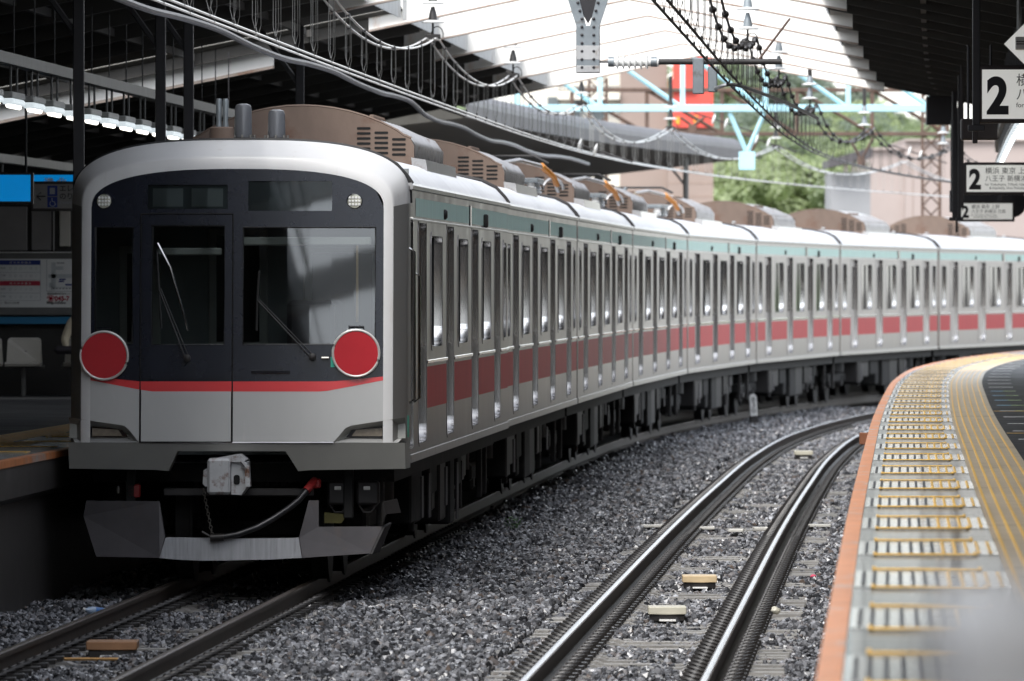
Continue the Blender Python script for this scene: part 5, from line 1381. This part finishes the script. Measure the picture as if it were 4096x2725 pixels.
x, y_, _ = fr(66.8, -.50); q = MB(); q.bbox(-.10,.10,-.05,.05,0,.035,.006); q.tube([(.1,0,.015),(.5,.1,.01)], .012, 5); o = q.build('orange_block', mat('orange_wood',(.48,.26,.08),.6), label='small orange block lying beside the rusty track box', cat='block'); o.location = (x, y_, -.17)
# kilometre post
x, y_, _ = fr(178, 1.32); kp = empty('marker_post', (x, y_, .02), R(8), label='short white rounded marker post with black numerals 830 on the ballast', cat='marker post')
kp.rotation_euler = (0, R(-3), R(8)); kp.scale = (1.12, 1.12, 1.12)
q = MB(); q.prism([(-.06,0),(.06,0),(.06,.31),(.045,.345),(.015,.365),(-.015,.365),(-.045,.345),(-.06,.31)], 1, -.05, .05); q.build('post_body', m_porcelain, kp)
q = MB(); q.bbox(-.07,.07,-.06,.06,-.2,-.001,.01); q.build('post_plinth', m_dark2, kp)
for ch_, zz in (('8',.235),('3',.145),('0',.05)): text(ch_, .115, (0,-.052,zz), m_text, kp, align='CENTER', name='numeral', sx=1.25)
# bottle
x, y_, _ = fr(76.5, -1.42)
bt = empty('plastic_bottle', (wx(385, 75.0), 75.0, -.10), label='clear plastic bottle with blue label lying on the ballast by the train', cat='bottle'); bt.rotation_euler = (0, R(80), R(20))
q = MB(); q.lathe([(.028,0),(.033,.01),(.033,.07),(.030,.08),(.033,.09),(.033,.14),(.026,.165),(.012,.185),(.012,.20)], (0,0,-.1), 2, 16); q.build('bottle_body', m_bluepl, bt)
q = MB(); q.lathe([(.0335,.045),(.0335,.115)], (0,0,-.1), 2, 16); q.build('bottle_label', mat('bottle_label_blue',(.05,.16,.42),.4), bt)
q = MB(); q.lathe([(.014,.198),(.014,.218)], (0,0,-.1), 2, 12); q.build('bottle_cap', m_porcelain, bt)
bt.rotation_euler = (0, R(-82), R(25))
# weed
m_leaf_w = mat('weed_leaf', (.06,.16,.025), .5, 0., .3, 10.)
Yw = 101.0; wd = empty('weed', (wx(2055, Yw), Yw, -.17), label='small green weed growing on the ballast below the second coach', cat='plant')
q = MB()
for k in range(70):
    a = random.uniform(0, 6.28); rr_ = random.uniform(.0, .12); h = random.uniform(.03, .20)*(1 - rr_*3); l_ = random.uniform(.03,.05)
    c = Vector((rr_*math.cos(a), rr_*math.sin(a), h)); d1 = Vector((math.cos(a), math.sin(a), random.uniform(-.2,.6))).normalized()*l_; d2 = d1.cross(Vector((0,0,1))).normalized()*l_*.35
    q.add([c, c+d1*.5+d2, c+d1, c+d1*.5-d2], [(0,1,2,3)])
q.build('leaves', m_leaf_w, wd)
q = MB()
for k in range(6):
    a = k*1.05; q.tube([(0,0,0),(.05*math.cos(a),.05*math.sin(a),.1),(.09*math.cos(a),.09*math.sin(a),.17)], .004, 4)
q.build('stems', m_leaf_w, wd)
# cable cover slabs across the track
m_cov = mat('cover_white',(.55,.54,.50),.5,0,.15,8.)
for i, (px, py, w_) in enumerate(((2615, 2112, .27), (2828, 2120, .17), (2945, 2130, .16), (3055, 2122, .22), (3277, 2110, .24))):
    Yc = 38000*(CAM_Z+.15)/(py-1138); q = MB(); q.bbox(-w_/2, w_/2, -.10, .10, 0, .03, .005)
    o = q.build('cable_cover', m_cov, label='white cable cover slab across the polished track, %s from the left' % ORD[i], cat='cable cover', group='cable covers'); o.location = (wx(px,Yc), Yc, -.145); o.rotation_euler = (0, 0, random.uniform(-.1,.1))
# signal box on the platform edge
x, y_, _ = fr(88.0, PE_R-.03); q = MB(); q.bbox(-.06,.02,-.10,.10,0,.11,.006); o = q.build('edge_box', mat('edge_box_brown',(.25,.10,.05),.5), label='small brown box fixed to the orange edge of the right platform', cat='box'); o.location = (x, y_, PZ-.10)
# pale plastic cup and pink scrap by the near rail
for (px, py, mt_, lb, sz) in ((3100, 2448, m_cream, 'pale crumpled plastic piece on the ballast beside the near rail', .05), (3253, 2310, mat('pink_scrap',(.55,.06,.12),.5), 'pink scrap of litter on the ballast near the platform', .03)):
    Yc = 38000*(CAM_Z+.13)/(py-1138); bm = bmesh.new(); bmesh.ops.create_icosphere(bm, subdivisions=2, radius=sz)
    for v in bm.verts: v.co *= random.uniform(.75,1.1); v.co.z *= .7
    me = bpy.data.meshes.new('litter'); bm.to_mesh(me); bm.free(); me.materials.append(mt_); o = bpy.data.objects.new('litter', me); link(o); tag(o, lb, 'litter'); o.location = (wx(px,Yc), Yc, -.12)
# near, out-of-focus cabinet on the right platform
Yf = 5.0; cb = empty('grey_cabinet', (.338, Yf, PZ), label='blurred plain grey cabinet close to the camera at the bottom right corner', cat='cabinet')
hgt = wz(2350, Yf) - PZ
q = MB(); q.bbox(-.11, .35, -.1, .25, .05, hgt, .02); q.build('cabinet_body', m_foregrey, cb)
q = MB(); q.bbox(-.09, .33, -.08, .23, 0, .05, .004); q.build('cabinet_plinth', m_post, cb)
q = MB(); q.bbox(-.09, .33, -.106, -.101, .12, hgt-.06, .002); q.build('cabinet_door', m_foregrey, cb)

# ================================================================== BACKGROUND
m_cr = mat('cream_render', (.62,.59,.52), .7, 0., .06, .5); m_brt = mat('brown_tile', (.27,.21,.18), .6, 0., .1, .8); m_pink = mat('pink_tile', (.34,.285,.265), .65, 0., .08, .6)
m_redsign = mat('red_signboard', (.60,.07,.05), .5, 0., .15, .8); m_winb = mat('far_window', (.10,.12,.13), .2, 0., .2, 1.); m_roofdk = mat('dark_eave', (.07,.065,.07), .6)
m_greyb = mat('grey_block', (.26,.265,.275), .7, 0., .08, .6); m_orsign = mat('orange_sign_mark', (.75,.30,.03), .5)
Yb = 300.
bA = empty('apartment_building', (wx(2500,Yb), Yb, 0), label='cream and brown tiled building with red signboard behind the train', cat='building')
bx = lambda px: wx(px,Yb) - wx(2500,Yb)
q = MB(); q.box(bx(2050), bx(2480), 0, 12, -.7, 11.5); q.build('cream_wall', m_cr, bA)
q = MB(); q.box(bx(2480.5), bx(2668), -.3, 12, -.7, 11.0); q.build('tile_wall', m_brt, bA)
q = MB(); q.box(bx(2668.5), bx(2852), -.6, 12, -.7, wz(512,Yb)); q.build('tile_wall', m_brt, bA)
for r_ in range(3):
    for c_ in range(3):
        q = MB(); px = 2190 + c_*90; zc = wz(300,Yb) - r_*1.5
        q.box(bx(px), bx(px+48), -.05, -.01, zc, zc+.8); o = q.build('window', m_winb, bA)
        q = MB(); q.box(bx(px)-.04, bx(px+48)+.04, -.10, -.0, zc-.08, zc-.005); q.build('window_sill', m_cr, o)
for zc in (wz(352,Yb), wz(365,Yb)):
    q = MB(); q.box(bx(2230), bx(2478), -.5, -.45, zc, zc+.05); q.build('balcony_rail', m_postgrey, bA)
q = MB(); q.box(bx(2230), bx(2478), -.55, -.02, wz(400,Yb), wz(380,Yb)); q.build('balcony_slab', m_cr, bA)
sg = MB(); sg.box(bx(2690), bx(2850), -1.0, -.65, wz(512,Yb), wz(215,Yb)); so = sg.build('red_signboard', m_redsign, bA)
q = MB(); q.box(bx(2672), bx(2780), -1.15, -1.01, wz(372,Yb), wz(320,Yb)); q.build('sign_panel', m_redsign, so)
for (a, b, c, d_) in ((2700,2716,470,500),(2772,2790,465,500)):
    q = MB(); q.prism(rrect(bx(a),bx(b),wz(d_,Yb),wz(c,Yb),.05,.05), 1, -1.06, -1.005); q.build('sign_mark', m_orsign, so)
# tile joints as real recessed lines on the lower tile wall
q = MB()
for zc in np.arange(.2, wz(520,Yb), .42): q.box(bx(2669), bx(2851), -.612, -.601, float(zc), float(zc)+.03)
q.build('string_course', mat('tile_joint',(.30,.22,.18),.7), bA)
Yc = 360.
bB = empty('pink_building', (wx(3600,Yc), Yc, 0), label='pink tiled building behind the train on the right', cat='building')
bx = lambda px: wx(px,Yc) - wx(3600,Yc)
q = MB(); q.box(bx(3480), bx(3620), .3, 14, -.7, wz(600,Yc)); q.build('wall', m_pink, bB)
q = MB(); q.box(bx(3620.5), bx(4300), 0, 14, -.7, wz(565,Yc)); q.build('wall', m_pink, bB)
q = MB(); q.box(bx(3475), bx(3625), .1, 14.2, wz(600,Yc)+.002, wz(590,Yc)); q.box(bx(3618), bx(4310), -.2, 14.2, wz(565,Yc)+.002, wz(556,Yc)); q.build('parapet', m_pink, bB)
for px in (3650,3700,3750):
    q = MB(); q.box(bx(px), bx(px)+.03, -.02, -.002, 0, wz(575,Yc)); q.build('wall_joint', m_brt, bB)
bC = empty('grey_house', (wx(3400,345), 345, 0), label='low grey house with dark slanted eave in front of the pink building', cat='building')
bx = lambda px: wx(px,345) - wx(3400,345)
q = MB(); q.box(bx(3322), bx(3482), 0, 6, -.7, wz(690,345)); q.build('wall', m_greyb, bC)
q = MB(); q.prism([(bx(3312),wz(672,345)),(bx(3485),wz(632,345)),(bx(3485),wz(590,345)),(bx(3312),wz(640,345))], 1, -.8, 6.5); q.build('roof', m_roofdk, bC)
for i, px in enumerate((3375,3405,3435,3462)):
    q = MB(); q.box(bx(px), bx(px+18), .02, .4, wz(690,345)+.002, wz(650,345)); q.build('upper_wall_strip', m_cr, bC)
# hill and trees
hl_ = MB(); v = []; f = []; nx, ny = 60, 24
def hz(x, y):
    px_ = 2048 + x*38000/y; lim = 250 + max(0, px_-3080)*.62 if px_ < 3300 else 386 + (px_-3300)*.45
    top = (1138 - min(lim + 150, 1000))/38000*505 + 2.48
    t = min(1., max(0., (y-385)/120.))
    return -.7 + (top + .7)*(.25*t + .75*t*t if t < 1 else 1.) - max(0., y-520)*.03
for j in range(ny):
    for i in range(nx):
        x = -30 + i*1.6; y = 380 + j*11
        v.append((x, y, hz(x, y)))
for j in range(ny-1):
    for i in range(nx-1): f.append((j*nx+i, j*nx+i+1, (j+1)*nx+i+1, (j+1)*nx+i))
hl_.add(v, f, True); hl_.build('hill', mat('hill_green', (.10,.14,.055), .9, 0., .4, .6), kind='structure')
m_lf = []
for k, c in enumerate(((.115,.14,.085), (.155,.182,.105), (.10,.12,.10))):  # leaf colours paled to stand in for distance haze
    m_ = mat('foliage_%d' % k, c, .6, 0., .35, .5, spec=.3); t_ = m_.node_tree; p_ = t_.nodes['Principled BSDF']; o_ = t_.nodes['Material Output']
    tl = t_.nodes.new('ShaderNodeBsdfTranslucent'); tl.inputs[0].default_value = (c[0]*1.3, c[1]*1.35, c[2], 1)
    mx_ = t_.nodes.new('ShaderNodeAddShader'); t_.links.new(p_.outputs[0], mx_.inputs[0]); t_.links.new(tl.outputs[0], mx_.inputs[1]); t_.links.new(mx_.outputs[0], o_.inputs[0])
    m_lf.append(m_)
m_bark = mat('bark', (.10,.075,.05), .9)
def crown_mesh(k, n, rx, rz_, ls):
    cl = [(Vector((random.gauss(0,.45), random.gauss(0,.45), random.gauss(0,.42))), random.uniform(.28,.5)) for _ in range(16)]
    q = MB(); vv = []; ff = []
    for i in range(n):
        c, r_ = random.choice(cl); dv = Vector((random.gauss(0,1),random.gauss(0,1),random.gauss(0,1))).normalized()*r_*random.uniform(.7,1.)
        p_ = c + dv; p_ = Vector((p_.x*rx, p_.y*rx, p_.z*rz_)); nrm = (dv.normalized() + Vector((random.gauss(0,.5),random.gauss(0,.5),random.gauss(0,.5)+.3))).normalized()
        a = nrm.orthogonal().normalized()*ls*random.uniform(.6,1.3); b = nrm.cross(a)*.6
        i0 = len(vv); vv += [p_-a, p_+b, p_+a, p_-b]; ff.append((i0,i0+1,i0+2,i0+3))
    me = bpy.data.meshes.new('crown'); me.from_pydata([tuple(x) for x in vv], [], ff); me.materials.append(m_lf[k]); return me
crowns = [crown_mesh(k, 5000, 3.6, 3.2, .22) for k in (0,1,2)]
tk = MB(); tk.tube([(0,0,-1),(.1,0,1.5),(0,.1,3.2),(.1,0,5)], [.28,.22,.17,.08], 7)
for a in range(5): tk.tube([(0,0,2+a*.4),(math.cos(a*1.3)*1.2,math.sin(a*1.3)*1.2,3.4+a*.4),(math.cos(a*1.3)*2.2,math.sin(a*1.3)*2.2,4.6+a*.3)], [.10,.07,.03], 5)
trunk_me = tk.mesh('trunk', m_bark)
rt = random.Random(5); TR = {}
KN = ['dark green', 'bright light green', 'dull bluish green']
for i in range(92):
    u_ = (i % 23)/22.; row = i//23
    px = 2840 + u_*900 + rt.uniform(-25, 25)
    lim = 250 + max(0, px-3080)*.62 if px < 3300 else 386 + (px-3300)*.45
    py = max(lim + 95, (770, 660, 540, 400)[row] + rt.uniform(-35, 35))
    if py > 800: continue
    Yt = (395, 430, 465, 500)[row] + rt.uniform(-8, 8)
    k = rt.choice(((1,1,0),(1,0,2),(0,2,2,1),(0,2,2))[row]); s_ = rt.uniform(.34, .56)*(1.25 if row == 3 else 1)
    x = wx(px, Yt); zc = wz(py, Yt); h = 4.6*s_
    pos = ('at the foot of the far hill', 'on the lower slope of the far hill', 'on the upper slope of the far hill', 'on the crest of the far hill')[row]
    r_ = empty('tree', (x, Yt, zc - h), rt.uniform(0, 6), label='%s leafy tree %s' % (KN[k], pos), cat='tree', group='trees on the far hill'); TR.setdefault((KN[k], pos), []).append((px, r_))
    r_.scale = (s_*1.15, s_*1.15, s_)
    o = bpy.data.objects.new('crown', crowns[k]); link(o, r_); o.location = (0,0,4.6)
    o = bpy.data.objects.new('trunk', trunk_me); link(o, r_)

for (kn, pos), lst in TR.items():
    for j, (px, r_) in enumerate(sorted(lst, key=lambda t: t[0])):
        r_['label'] = '%s tree %s' % (kn, pos) + (', %s from left' % ORD[j] if len(lst) > 1 else '')
# lettering becomes plain mesh
bpy.context.view_layer.update()
dg = bpy.context.evaluated_depsgraph_get()
_new = []
for o in TEXTS:
    me = bpy.data.meshes.new_from_object(o.evaluated_get(dg)); _new.append(me)
for o, me in zip(TEXTS, _new):
    nm = o.name.split('.')[0]; par, loc, rot, scl, cu = o.parent, o.location.copy(), o.rotation_euler.copy(), o.scale.copy(), o.data
    if not me.materials: me.materials.append(cu.materials[0])
    bpy.data.objects.remove(o); bpy.data.curves.remove(cu)
    n_ = bpy.data.objects.new(nm, me); link(n_, par); n_.location = loc; n_.rotation_euler = rot; n_.scale = scl
